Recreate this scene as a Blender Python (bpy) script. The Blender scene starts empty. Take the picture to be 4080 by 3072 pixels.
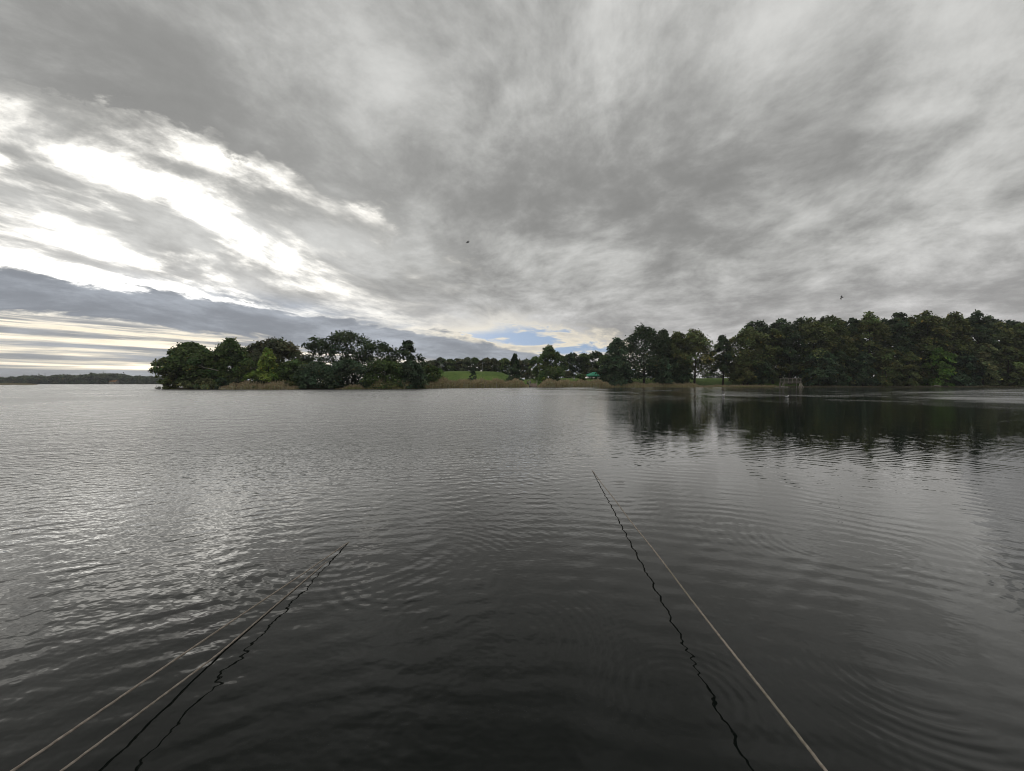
import bpy, bmesh, math, random
import numpy as np
from mathutils import Vector, Matrix, Quaternion

sc = bpy.context.scene
COL = sc.collection
R = math.radians

# ---------------------------------------------------------------- camera
EYE = 1.45                      # eye height above the lake
F = 1587.0                      # focal length in pixels of the 4080 px wide photograph
CXP, HYP = 2040.0, 1527.0       # picture centre column and horizon row
cam_d = bpy.data.cameras.new("camera")
cam_d.sensor_width = 36.0
cam_d.lens = F / 4080.0 * 36.0
cam_d.clip_start = 0.05
cam_d.clip_end = 6000.0
cam = bpy.data.objects.new("camera", cam_d)
COL.objects.link(cam)
cam.location = (0, 0, EYE)
cam.rotation_euler = (R(90.0) - math.atan(9.0 / F), 0, 0)
sc.camera = cam

# ---------------------------------------------------------------- render
sc.render.engine = 'CYCLES'
sc.cycles.use_denoising = True
sc.cycles.use_adaptive_sampling = True
sc.cycles.adaptive_threshold = 0.012
sc.cycles.pixel_filter_type = 'BLACKMAN_HARRIS'
sc.cycles.filter_width = 1.05
sc.cycles.max_bounces = 5
sc.cycles.diffuse_bounces = 2
sc.cycles.glossy_bounces = 3
sc.cycles.transmission_bounces = 2
sc.cycles.transparent_max_bounces = 4
sc.cycles.volume_bounces = 0
sc.cycles.caustics_reflective = False
sc.cycles.caustics_refractive = False
vs = sc.view_settings
sc.display_settings.display_device = 'sRGB'
vs.view_transform = 'Standard'
vs.look = 'None'
vs.exposure = 0.15
vs.gamma = 1.0
vs.use_curve_mapping = False

# ---------------------------------------------------------------- node expressions
class Ex:
    """A float socket with operators; every operator is a Math node."""
    nt = None
    def __init__(self, s): self.s = s
    def _m(self, op, *a):
        n = Ex.nt.nodes.new('ShaderNodeMath'); n.operation = op
        for i, v in enumerate((self,) + a):
            if isinstance(v, Ex): Ex.nt.links.new(v.s, n.inputs[i])
            else: n.inputs[i].default_value = float(v)
        return Ex(n.outputs[0])
    def __add__(self, o): return self._m('ADD', o)
    __radd__ = __add__
    def __sub__(self, o): return self._m('SUBTRACT', o)
    def __rsub__(self, o): return (self * -1.0) + o
    def __mul__(self, o): return self._m('MULTIPLY', o)
    __rmul__ = __mul__
    def __truediv__(self, o): return self._m('DIVIDE', o)
    def max(self, o): return self._m('MAXIMUM', o)
    def min(self, o): return self._m('MINIMUM', o)
    def pow(self, o): return self._m('POWER', o)
    def sin(self): return self._m('SINE')
    def exp(self): return self._m('EXPONENT')
    def sqrt(self): return self._m('SQRT')
    def clamp(self): return self.max(0.0).min(1.0)

def smooth(e, a, b, lo=0.0, hi=1.0):
    n = Ex.nt.nodes.new('ShaderNodeMapRange'); n.interpolation_type = 'SMOOTHSTEP'
    n.inputs[1].default_value, n.inputs[2].default_value = a, b
    n.inputs[3].default_value, n.inputs[4].default_value = lo, hi
    Ex.nt.links.new(e.s, n.inputs[0])
    return Ex(n.outputs[0])
def vec(x, y, z=0.0):
    n = Ex.nt.nodes.new('ShaderNodeCombineXYZ')
    for i, v in enumerate((x, y, z)):
        if isinstance(v, Ex): Ex.nt.links.new(v.s, n.inputs[i])
        else: n.inputs[i].default_value = float(v)
    return n.outputs[0]
def xyz(sock):
    n = Ex.nt.nodes.new('ShaderNodeSeparateXYZ'); Ex.nt.links.new(sock, n.inputs[0])
    return Ex(n.outputs[0]), Ex(n.outputs[1]), Ex(n.outputs[2])
def noise(v, scale=1.0, detail=3.0, rough=0.5, dist=0.0):
    n = Ex.nt.nodes.new('ShaderNodeTexNoise'); n.noise_dimensions = '3D'
    n.inputs['Scale'].default_value = scale; n.inputs['Detail'].default_value = detail
    n.inputs['Roughness'].default_value = rough; n.inputs['Distortion'].default_value = dist
    Ex.nt.links.new(v, n.inputs['Vector'])
    return Ex(n.outputs[0])
def mixc(f, a, b):
    n = Ex.nt.nodes.new('ShaderNodeMix'); n.data_type = 'RGBA'
    if isinstance(f, Ex): Ex.nt.links.new(f.s, n.inputs[0])
    else: n.inputs[0].default_value = f
    for i, v in ((6, a), (7, b)):
        if isinstance(v, (tuple, list)): n.inputs[i].default_value = tuple(v) + (1.0,) * (4 - len(v))
        else: Ex.nt.links.new(v, n.inputs[i])
    return n.outputs[2]
def scalec(c, f):
    n = Ex.nt.nodes.new('ShaderNodeVectorMath'); n.operation = 'SCALE'
    if isinstance(c, (tuple, list)): n.inputs[0].default_value = c[:3]
    else: Ex.nt.links.new(c, n.inputs[0])
    if isinstance(f, Ex): Ex.nt.links.new(f.s, n.inputs['Scale'])
    else: n.inputs['Scale'].default_value = f
    return n.outputs[0]

# ---------------------------------------------------------------- sky
SUN_AZ, SUN_EL = R(-42.0), R(19.0)     # azimuth from straight ahead (left is minus), elevation
SUN_DIR = Vector((math.sin(SUN_AZ) * math.cos(SUN_EL), math.cos(SUN_AZ) * math.cos(SUN_EL), math.sin(SUN_EL)))
world = bpy.data.worlds.new("World"); sc.world = world
world.use_nodes = True
nt = world.node_tree; Ex.nt = nt
for n in list(nt.nodes): nt.nodes.remove(n)
out = nt.nodes.new('ShaderNodeOutputWorld'); bg = nt.nodes.new('ShaderNodeBackground')
nt.links.new(bg.outputs[0], out.inputs[0])
bg.inputs[1].default_value = 0.1
sky = nt.nodes.new('ShaderNodeTexSky'); sky.sky_type = 'NISHITA'; sky.sun_disc = False
sky.sun_elevation = SUN_EL
sky.sun_rotation = SUN_AZ
sky.air_density = 1.0; sky.dust_density = 1.2; sky.ozone_density = 1.3
tc = nt.nodes.new('ShaderNodeTexCoord')
dx, dy, dz = xyz(tc.outputs['Generated'])
# the cloud sheets lie on level planes: the view ray is carried up to the plane
zc = dz.max(0.0) + 0.018
X, Y = dx / zc, dy / zc
s0 = X * 0.887 - Y * 0.46 + 2.45        # across the cloud streets
t0 = X * 0.46 + Y * 0.887               # along them
# cloud lumps have height as well, so they shrink less towards the horizon than the sheet itself
zn = dz.max(0.0) + 0.20
Xn, Yn = dx / zn, dy / zn
sn = Xn * 0.887 - Yn * 0.46
tn = Xn * 0.46 + Yn * 0.887
w1 = noise(vec(sn * 0.55, tn * 0.45, 3.1), 1.0, 2.0) - 0.5
w2 = noise(vec(sn * 0.55, tn * 0.45, 9.7), 1.0, 2.0) - 0.5
sw, tw = sn + w1 * 0.9, tn + w2 * 0.9
fb = noise(vec(sw * 1.85, tw * 1.45, 0.4), 1.0, 8.0, 0.55, 0.0)
fin = noise(vec(sw * 5.6, tw * 4.8, 7.0), 1.0, 7.0, 0.66, 0.1)
big = noise(vec(sn * 0.85, tn * 0.70, 21.0), 1.0, 2.0)
fx = (fb - 0.5) * 1.1 + (fin - 0.5) * 0.55
s = s0 + w1 * 1.0 + fx * 2.6
deck = smooth(s, -0.15, 0.85)
sv = s0 + w1 * 0.9 + fx * 1.6
tv = noise(vec(sw * 3.3, tw * 2.0, 44.5), 1.0, 7.0, 0.58, 0.1)
tear = smooth(tv + (fin - 0.5) * 0.30, 0.28, 0.62)
veil = smooth(sv, -2.6, -1.9) * (tear * 0.46 + 0.44) * smooth(t0, 6.5, 4.0)
hw = noise(vec(dx * 5.0 + w1, dz * 30.0, 17.0), 1.0, 6.0, 0.6, 0.2)
wisp = smooth(sv, -2.8, -1.9) * smooth(hw * 0.6 + fb * 0.4, 0.49, 0.62) * 0.55
veil = veil.max(wisp)
sb = s0 - ((t0 - 1.0) * 0.45).max(0.0).min(0.95)
bank = smooth(sb + w1 * 0.6 + fx * 2.6, -2.3, -3.2) * smooth(s0 + w1 * 1.0 + fx * 3.4, -6.3, -5.0)
fs = noise(vec(sn * 1.1 + tn * 0.3, dz * 52.0, 13.0), 1.0, 6.0, 0.60, 0.3)
streak = smooth(s0 + w1, -4.4, -5.6).max(smooth(t0, 9.0, 13.0)) * smooth(fs, 0.38, 0.56) * 0.80
T = deck.max(veil).max(bank).max(streak)
cover = smooth(T, 0.0, 0.34)
thick = smooth(T, 0.10, 0.95)
cosun = (dx * SUN_DIR.x + dy * SUN_DIR.y + dz * SUN_DIR.z).max(0.0)
glow = cosun.pow(9.0); core = cosun.pow(45.0)
# heavier and lighter fields of the sheet overhead, at their places in the sheet
def field(cx, cy, rx, ry, amt):
    a, b = (X - cx) * (1.0 / rx), (Y - cy) * (1.0 / ry)
    return ((a * a + b * b) * -1.0).exp() * amt
fields = (field(-0.22, 1.30, 0.50, 0.42, 0.09) + field(1.38, 1.22, 0.42, 0.30, 0.08) + field(0.75, 1.02, 0.45, 0.25, 0.04)
          + field(-1.25, 1.25, 0.60, 0.55, -0.14) + field(0.42, 2.15, 0.85, 0.60, -0.06) + field(0.2, 3.6, 1.2, 0.9, -0.04)
          + field(3.4, 2.3, 1.2, 0.9, 0.03) + field(-0.7, 2.5, 0.5, 0.7, 0.05))
# light that comes through the sheet: thin places and tears are bright, heavy rolls are grey
lum = smooth(fb * 0.52 + big * 0.28 + fin * 0.34 + fields, 0.47, 0.76)
lowf = smooth(dz, 0.30, 0.04)
lowglow = smooth(dz, 0.24, 0.07) * smooth(cosun, 0.45, 0.95)
deck_l = lum * 0.27 + 0.285 + lowf * 0.05 + glow * 0.06 + lowglow * 0.20 + (fields * 0.7).min(0.0) + (fb - 0.5) * 0.22 + (fin - 0.5) * 0.12
grey = mixc(lowf, (1.0, 1.0, 0.97), (1.0, 0.985, 0.98))
greyc = scalec(grey, deck_l)
bankc = scalec((0.84, 0.90, 1.00), lum * 0.26 + 0.29)
inbank = smooth(sb + w1 * 0.6, -1.9, -2.8)
dark = mixc(inbank, greyc, bankc)
low = smooth(dz, 0.17, 0.09)
rim = mixc(low * 0.9, scalec((1.0, 0.97, 0.90), glow * 1.7 + core * 2.6 + 0.60), (0.86, 0.77, 0.60, 1.0))
cloud = mixc(thick, rim, dark)
up = nt.nodes.new('ShaderNodeVectorMath'); up.operation = 'NORMALIZE'
nt.links.new(vec(dx, dy, dz.max(0.0) + 0.32), up.inputs[0])
nt.links.new(up.outputs[0], sky.inputs[0])
clear = mixc(0.10, scalec(sky.outputs[0], 1.25), (6.6, 6.9, 7.2, 1.0))
warmc = mixc(low, scalec((1.0, 0.975, 0.90), glow * 20.0 + core * 28.0 + 8.0), (8.3, 7.4, 5.7, 1.0))
veilc = mixc((glow * 1.35 - 0.12 + (fin - 0.5) * 0.5).clamp(), clear, warmc)
skyc = mixc(cover, veilc, scalec(cloud, 10.0))
nt.links.new(skyc, bg.inputs[0])

# ---------------------------------------------------------------- sun behind the clouds
sun_d = bpy.data.lights.new("sun", 'SUN')
sun_d.energy = 0.5; sun_d.angle = R(175.0); sun_d.color = (1.0, 0.95, 0.86)
sun = bpy.data.objects.new("sun", sun_d); COL.objects.link(sun)
sun.rotation_euler = SUN_DIR.to_track_quat('Z', 'Y').to_euler()
sun.location = SUN_DIR * 300
# ---------------------------------------------------------------- helpers
def tag(o, label=None, cat=None, group=None, kind=None):
    if label: o["label"] = label
    if cat: o["category"] = cat
    if group: o["group"] = group
    if kind: o["kind"] = kind
    return o
def mesh_obj(name, verts, faces, mat=None, parent=None, smooth_=False, col=None):
    """One mesh object from arrays; faces is a list, or an (n,4)/(n,3) array."""
    me = bpy.data.meshes.new(name)
    if isinstance(faces, np.ndarray):
        k = faces.shape[1]; nf = len(faces)
        me.vertices.add(len(verts)); me.vertices.foreach_set('co', np.asarray(verts, np.float32).ravel())
        me.loops.add(nf * k); me.loops.foreach_set('vertex_index', faces.astype(np.int32).ravel())
        me.polygons.add(nf); me.polygons.foreach_set('loop_start', np.arange(nf, dtype=np.int32) * k)
        me.update(calc_edges=True)
    else:
        me.from_pydata([tuple(v) for v in verts], [], faces); me.update()
    if col is not None:                       # one colour per face
        at = me.attributes.new('tint', 'FLOAT_COLOR', 'FACE')
        c = np.ones((len(me.polygons), 4), np.float32); c[:, :3] = col
        at.data.foreach_set('color', c.ravel())
    if smooth_: me.polygons.foreach_set('use_smooth', np.ones(len(me.polygons), bool))
    if mat: me.materials.append(mat)
    o = bpy.data.objects.new(name, me); COL.objects.link(o)
    if parent: o.parent = parent
    return o
def empty(name, loc, rz=0.0):
    o = bpy.data.objects.new(name, None); COL.objects.link(o)
    o.location = loc; o.rotation_euler = (0, 0, rz); o.empty_display_size = 0.3
    return o
def new_mat(name):
    m = bpy.data.materials.new(name); m.use_nodes = True
    Ex.nt = m.node_tree
    return m, m.node_tree, m.node_tree.nodes['Principled BSDF']

# ---------------------------------------------------------------- shoreline and terrain
def at_px(px, depth): return (px - CXP) / F * depth
def z_px(py, depth): return EYE + (HYP - py) / F * depth

SHORE = [(-1300, 600), (-700, 572), (-520, 566), (-420, 540), (-250, 420), (-140, 250), (-106, 160), (-98, 122), (-93, 108), (-86, 98),
         (-80, 94.5), (-66, 92), (-49.3, 91), (-37.9, 94), (-27.2, 98), (-20.2, 113), (-8, 124), (3.3, 133), (18, 142), (33.6, 148),
         (56, 149), (80, 148.5), (98, 146), (134, 146), (177, 139), (260, 130), (420, 108), (1300, 60)]
POLY = np.array(SHORE + [(1300, 1300), (-1300, 1300)], float)
def shore_dist(x, y):
    """Signed distance to the shoreline, positive on land."""
    x = np.asarray(x, float); y = np.asarray(y, float)
    d = np.full(x.shape, 1e9); inside = np.zeros(x.shape, bool)
    n = len(POLY)
    for i in range(n):
        ax, ay = POLY[i]; bx, by = POLY[(i + 1) % n]
        ex, ey = bx - ax, by - ay
        t = np.clip(((x - ax) * ex + (y - ay) * ey) / (ex * ex + ey * ey), 0, 1)
        d = np.minimum(d, np.hypot(x - ax - t * ex, y - ay - t * ey))
        cond = (ay > y) != (by > y)
        with np.errstate(divide='ignore', invalid='ignore'):
            xi = ax + (y - ay) * ex / (ey if ey else 1e-9)
        inside ^= cond & (x < xi)
    return np.where(inside, d, -d)
def sstep(v, a, b):
    t = np.clip((v - a) / (b - a), 0, 1); return t * t * (3 - 2 * t)
def ground_z(x, y):
    x = np.asarray(x, float); y = np.asarray(y, float)
    d = shore_dist(x, y) + 0.7 * np.sin(x * 0.31) * np.cos(y * 0.23 + x * 0.11)
    # the low spit that runs in from the left in front of the far shore
    e = 1.0 - np.hypot((x + 490) / 88.0, (y - 338) / 9.0)
    d = np.maximum(d, e * 9.0)
    z = np.where(d < 0, np.maximum(-2.5, d * 0.22), 0.38 * (1 - np.exp(-np.maximum(d, 0) / 1.6)))
    lawn = sstep(d, 3, 26) * sstep(x, -4, 12) * (1 - sstep(y, 320, 420))
    z = z + np.where(d > 0, lawn * 3.3, 0)
    isl = sstep(d, 2, 20) * (1 - sstep(x, -24, -6)) * (1 - sstep(y, 300, 400))
    z = z + np.where(d > 0, isl * 0.6, 0)
    m = sstep(y, 138, 163) * (1 - sstep(y, 188, 225)) * sstep(x, -60, -24) * (1 - sstep(x, -7, 8))
    z = z + np.where(d > 0, m * (5.75 + 0.025 * (x + 12)), 0)
    z = z + np.where(d > 1, 0.10 * np.sin(x * 0.9 + y * 0.3) * np.sin(y * 0.7 - x * 0.2), 0)
    return z
def gz(x, y): return float(ground_z(np.array([x]), np.array([y]))[0])

gx = np.concatenate([np.arange(-1300, -620, 40), np.arange(-620, -380, 8), np.arange(-380, -120, 20), np.arange(-120, 260, 2.0), np.arange(260, 500, 20), np.arange(500, 1301, 50)])
gy = np.concatenate([np.arange(-1300, -100, 100), np.arange(-100, 84, 20), np.arange(84, 240, 2.0), np.arange(240, 320, 10), np.arange(320, 356, 3), np.arange(356, 556, 20), np.arange(556, 620, 4), np.arange(620, 1301, 60)])
GX, GY = np.meshgrid(gx, gy)
GZ = ground_z(GX.ravel(), GY.ravel())
nx_, ny_ = len(gx), len(gy)
ii = (np.arange(ny_ - 1)[:, None] * nx_ + np.arange(nx_ - 1)[None, :]).ravel()
gf = np.stack([ii, ii + 1, ii + 1 + nx_, ii + nx_], 1)

m_ground, nt, p = new_mat("grass_and_soil")
geo = nt.nodes.new('ShaderNodeNewGeometry')
px_, py_, pz_ = xyz(geo.outputs['Position'])
n1 = noise(vec(px_ * 0.09, py_ * 0.09, 0), 1.0, 4.0, 0.6)
n2 = noise(vec(px_ * 1.1, py_ * 0.6, 2), 1.0, 3.0, 0.6)
grassc = mixc(smooth(n1 * 0.6 + n2 * 0.4, 0.38, 0.62), (0.070, 0.125, 0.026), (0.135, 0.200, 0.045))
grassc = mixc(smooth(n2, 0.58, 0.75) * 0.5, grassc, (0.15, 0.15, 0.045))
soil = mixc(n2, (0.045, 0.036, 0.024), (0.10, 0.082, 0.055))
basec = mixc(smooth(pz_ + (n1 - 0.5) * 0.5, 0.30, 0.55), soil, grassc)
nt.links.new(basec, p.inputs['Base Color'])
p.inputs['Roughness'].default_value = 0.95
p.inputs['Specular IOR Level'].default_value = 0.15
bmp = nt.nodes.new('ShaderNodeBump'); bmp.inputs['Strength'].default_value = 0.6; bmp.inputs['Distance'].default_value = 0.12
nt.links.new(n2.s, bmp.inputs['Height']); nt.links.new(bmp.outputs[0], p.inputs['Normal'])
ground = mesh_obj("ground", np.stack([GX.ravel(), GY.ravel(), GZ], 1), gf, m_ground, smooth_=True)
tag(ground, "green grassy shore with a raised bank behind the lake", None, None, "structure")

# ---------------------------------------------------------------- water
m_water, nt, p = new_mat("lake_water")
geo = nt.nodes.new('ShaderNodeNewGeometry')
wx, wy, wz = xyz(geo.outputs['Position'])
RINGS = [(-0.80, 3.05, 0.085, 1.0, 0.0012), (-0.10, 2.25, 0.060, 0.7, 0.0007), (0.80, 1.85, 0.055, 0.6, 0.0004), (1.95, 2.0, 0.060, 0.7, 0.0008),
         (-1.49, 3.65, 0.10, 1.4, 0.0010), (1.33, 6.67, 0.16, 2.2, 0.0014), (2.9, 3.6, 0.09, 1.2, 0.0008)]
# where the wind ruffles the lake: open water to the left and far out; the lee under the tall trees stays smoother
azr = wx / (wy.max(0.5))
wnoise = noise(vec(wx * 0.05, wy * 0.018, 4.0), 1.0, 3.0, 0.55)
ruf = smooth(azr + (wnoise - 0.5) * 0.4, 0.34, -0.10)
rr = (wx * wx + wy * wy).sqrt()
far = smooth(rr, 3.0, 14.0)
wind = (ruf * (far * 0.93 + 0.07)).max(smooth(azr + (wnoise - 0.5) * 0.3, 0.85, 1.30) * smooth(rr, 20.0, 60.0) * 0.22)
gust = smooth(noise(vec(wx * 0.11, wy * 0.07, 11.0), 1.0, 4.0, 0.65), 0.38, 0.64)
lee_band = smooth(rr, 22.0, 60.0) * 0.5 * gust
amp_fine = wind * 2.2 + lee_band * 1.6 + 0.08 + smooth(rr, 14.0, 45.0) * 0.16
amp_mid = wind * (smooth(rr, 6.0, 24.0) * 1.2 + 0.5) + 0.10 + lee_band * 0.6
patch = noise(vec(wx * 0.35, wy * 0.35, 8.0), 1.0, 2.0)
amp_near = smooth(patch, 0.40, 0.62) * 0.8 + 0.2
ring_mask = smooth(noise(vec(wx * 0.9, wy * 0.9, 31.0), 1.0, 2.0), 0.46, 0.64) * 1.0
def height(x, y):
    # short wind ripple, two sizes
    a = noise(vec(x * 6.0 + y * 0.5, y * 8.5, 0.0), 1.0, 2.0, 0.55) * amp_fine * 0.021
    b = noise(vec(x * 1.1, y * 1.5, 5.0), 1.0, 2.0, 0.5) * amp_mid * 0.040
    c = noise(vec(x * 13.0, y * 13.0, 2.0), 1.0, 1.0, 0.5) * amp_near * 0.0010
    # swell that runs out from the moored hull the camera stands on
    yy = y + 1.2
    r = (x * x + yy * yy).sqrt()
    wob = noise(vec(x * 0.55, y * 0.55, 1.0), 1.0, 2.0, 0.5)
    q = noise(vec(x * 0.34, y * 0.34, 6.0), 1.0, 2.0)
    d = (r * 24.0 + wob * 30.0).sin() * smooth(q, 0.40, 0.62) * (r * -0.045).exp() * 0.0011
    d2 = (r * 30.0 + wob * 16.0).sin() * smooth(q, 0.60, 0.42) * (r * -0.09).exp() * 0.0011
    xx, y3 = x - 5.0, y + 4.0
    r3 = (xx * xx + y3 * y3).sqrt()
    q3 = noise(vec(x * 0.45, y * 0.45, 16.0), 1.0, 2.0)
    d3 = (r3 * 27.0 + wob * 26.0).sin() * smooth(q3, 0.46, 0.64) * (r * -0.06).exp() * 0.0010
    h = a + b + c + d + d2 + d3
    for (cx, cy, lam, ext, am) in RINGS:
        ex, ey = x - cx, y - cy
        q2 = (ex * ex + ey * ey).sqrt()
        h = h + (q2 * (6.2832 / lam) + wob * 4.0).sin() * (q2 * q2 * (-1.0 / (ext * ext))).exp() * smooth(q2, 0.15 * ext, 0.5 * ext) * ring_mask * am
    return h
EPS = 0.006
h0 = height(wx, wy); h1 = height(wx + EPS, wy); h2 = height(wx, wy + EPS)
nv = nt.nodes.new('ShaderNodeVectorMath'); nv.operation = 'NORMALIZE'
# normals tilted towards the near shore: added so ruffled water mirrors higher, brighter sky
lean_ = wind * 0.125 + lee_band * 0.05
nt.links.new(vec((h0 - h1) * (1.0 / EPS) + lean_ * 0.35, (h0 - h2) * (1.0 / EPS) - lean_ * 0.94, 1.0), nv.inputs[0])
# dark water body under a reflecting skin whose strength grows towards grazing view
nt.nodes.remove(p)
dif = nt.nodes.new('ShaderNodeBsdfDiffuse'); dif.inputs['Color'].default_value = (0.006, 0.008, 0.007, 1)
glo = nt.nodes.new('ShaderNodeBsdfGlossy'); glo.distribution = 'GGX'; glo.inputs['Color'].default_value = (1, 1, 1, 1)
nt.links.new((wind * 0.24 + lee_band * 0.22 + 0.02).s, glo.inputs['Roughness'])
nt.links.new(nv.outputs[0], glo.inputs['Normal'])
dotn = nt.nodes.new('ShaderNodeVectorMath'); dotn.operation = 'DOT_PRODUCT'
nt.links.new(nv.outputs[0], dotn.inputs[0]); nt.links.new(geo.outputs['Incoming'], dotn.inputs[1])
ct = Ex(dotn.outputs['Value']).clamp()
fres = (1.0 - ct).pow(4.2) * 0.99 + 0.006
mxs = nt.nodes.new('ShaderNodeMixShader')
nt.links.new(fres.s, mxs.inputs[0]); nt.links.new(dif.outputs[0], mxs.inputs[1]); nt.links.new(glo.outputs[0], mxs.inputs[2])
nt.links.new(mxs.outputs[0], nt.nodes['Material Output'].inputs[0])
wv = [(-1300, -1300, 0), (1300, -1300, 0), (1300, 1300, 0), (-1300, 1300, 0)]
water = mesh_obj("water", wv, [(0, 1, 2, 3)], m_water)
tag(water, "dark grey lake with small ripples and reflected sky", None, None, "structure")
# ---------------------------------------------------------------- plant materials
def leaf_material(name, spread=0.35, trans=0.30):
    m, nt, p = new_mat(name)
    at = nt.nodes.new('ShaderNodeAttribute'); at.attribute_name = 'tint'
    p.inputs['Roughness'].default_value = 0.6
    p.inputs['Specular IOR Level'].default_value = 0.30
    nt.links.new(at.outputs['Color'], p.inputs['Base Color'])
    tr = nt.nodes.new('ShaderNodeBsdfTranslucent')
    nt.links.new(at.outputs['Color'], tr.inputs['Color'])
    mx = nt.nodes.new('ShaderNodeMixShader'); mx.inputs[0].default_value = trans
    o = nt.nodes['Material Output']
    nt.links.new(p.outputs[0], mx.inputs[1]); nt.links.new(tr.outputs[0], mx.inputs[2]); nt.links.new(mx.outputs[0], o.inputs[0])
    return m
M_LEAF = leaf_material("leaves")
M_REED = leaf_material("reed_stalks", trans=0.2)
def simple_mat(name, a, b, scale=3.0, rough=0.85, bump=0.0, stretch=(1, 1, 1), spec=0.3):
    m, nt, p = new_mat(name)
    tcn = nt.nodes.new('ShaderNodeTexCoord')
    x, y, z = xyz(tcn.outputs['Object'])
    n = noise(vec(x * stretch[0], y * stretch[1], z * stretch[2]), scale, 4.0, 0.6)
    nt.links.new(mixc(smooth(n, 0.32, 0.68), a, b), p.inputs['Base Color'])
    p.inputs['Roughness'].default_value = rough
    p.inputs['Specular IOR Level'].default_value = spec
    if bump:
        bm_ = nt.nodes.new('ShaderNodeBump'); bm_.inputs['Distance'].default_value = bump
        nt.links.new(n.s, bm_.inputs['Height']); nt.links.new(bm_.outputs[0], p.inputs['Normal'])
    return m
M_BARK = simple_mat("bark", (0.035, 0.030, 0.024), (0.085, 0.074, 0.060), 2.5, 0.95, 0.03, (1, 1, 0.2))
M_PALEBARK = simple_mat("pale_bark", (0.22, 0.20, 0.17), (0.42, 0.39, 0.33), 2.0, 0.9, 0.02, (1, 1, 0.3))

# ---------------------------------------------------------------- tree building
def tube_arrays(pts, rads, sides=6):
    """Tapered tube through pts; returns verts, quad faces."""
    pts = np.asarray(pts, float); n = len(pts)
    tang = np.gradient(pts, axis=0); tang /= np.linalg.norm(tang, axis=1)[:, None] + 1e-9
    ref = np.array([1.0, 0.13, 0.07]) if abs(tang[0][2]) > 0.6 else np.array([0.05, 0.1, 1.0])
    u = np.cross(tang, ref); u /= np.linalg.norm(u, axis=1)[:, None] + 1e-9
    v = np.cross(tang, u)
    ang = np.arange(sides) * 2 * np.pi / sides
    ring = np.cos(ang)[None, :, None] * u[:, None, :] + np.sin(ang)[None, :, None] * v[:, None, :]
    V = (pts[:, None, :] + ring * np.asarray(rads, float)[:, None, None]).reshape(-1, 3)
    i = np.arange(n - 1)[:, None] * sides; j = np.arange(sides)[None, :]
    a = i + j; b = i + (j + 1) % sides
    Fc = np.stack([a, b, b + sides, a + sides], -1).reshape(-1, 4)
    return V, Fc
def join_arrays(parts):
    vs_, fs_, o = [], [], 0
    for V, Fc in parts:
        vs_.append(V); fs_.append(Fc + o); o += len(V)
    return np.concatenate(vs_), np.concatenate(fs_)
def rand_unit(rng, n):
    v = rng.normal(size=(n, 3)); return v / (np.linalg.norm(v, axis=1)[:, None] + 1e-9)
def leaf_quads(rng, cen, nrm, size, aspect=0.62):
    """Leaf sprays: one lozenge face each."""
    n = len(cen)
    t = np.cross(nrm, rand_unit(rng, n)); t /= np.linalg.norm(t, axis=1)[:, None] + 1e-9
    b = np.cross(nrm, t)
    s = size[:, None]
    k = rng.uniform(-0.25, 0.25, (n, 1))
    V = np.stack([cen - t * s, cen + b * s * aspect + t * s * k, cen + t * s, cen - b * s * aspect + t * s * k], 1).reshape(-1, 3)
    Fc = np.arange(n * 4).reshape(n, 4)
    return V, Fc

def profile(shape, h):
    if shape == 'round':   return np.sqrt(np.clip(1 - (2 * h - 0.95) ** 2 * 0.94, 0.06, 1))
    if shape == 'dome':    return np.clip((1 - np.maximum(h - 0.30, 0) ** 3.2 / 0.70 ** 3.2 * 0.80) * (0.80 + 0.20 * np.clip(h / 0.25, 0, 1)), 0.12, 1)
    if shape == 'cone':    return np.clip((1 - h) ** 0.9 * (0.72 + 0.28 * np.clip(h / 0.12, 0, 1)) + 0.04, 0.04, 1)
    if shape == 'alder':   return np.clip((1 - h ** 2.2 * 0.80) * (0.75 + 0.25 * np.clip(h / 0.28, 0, 1)), 0.12, 1)
    if shape == 'vase':    return np.clip(0.45 + 0.60 * np.sin(np.clip(h, 0, 1) * np.pi * 0.75), 0.1, 1) * np.sqrt(np.clip(1.12 - h ** 4, 0.05, 1))
    return np.ones_like(h)

GREENS = {'green': (0.050, 0.078, 0.022), 'deep': (0.032, 0.050, 0.022), 'olive': (0.066, 0.080, 0.026), 'yellow': (0.125, 0.175, 0.034),
          'bluish': (0.040, 0.066, 0.034), 'willow': (0.100, 0.118, 0.052), 'bronze': (0.050, 0.056, 0.026), 'far': (0.060, 0.074, 0.040),
          'fresh': (0.075, 0.135, 0.026)}

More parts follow.
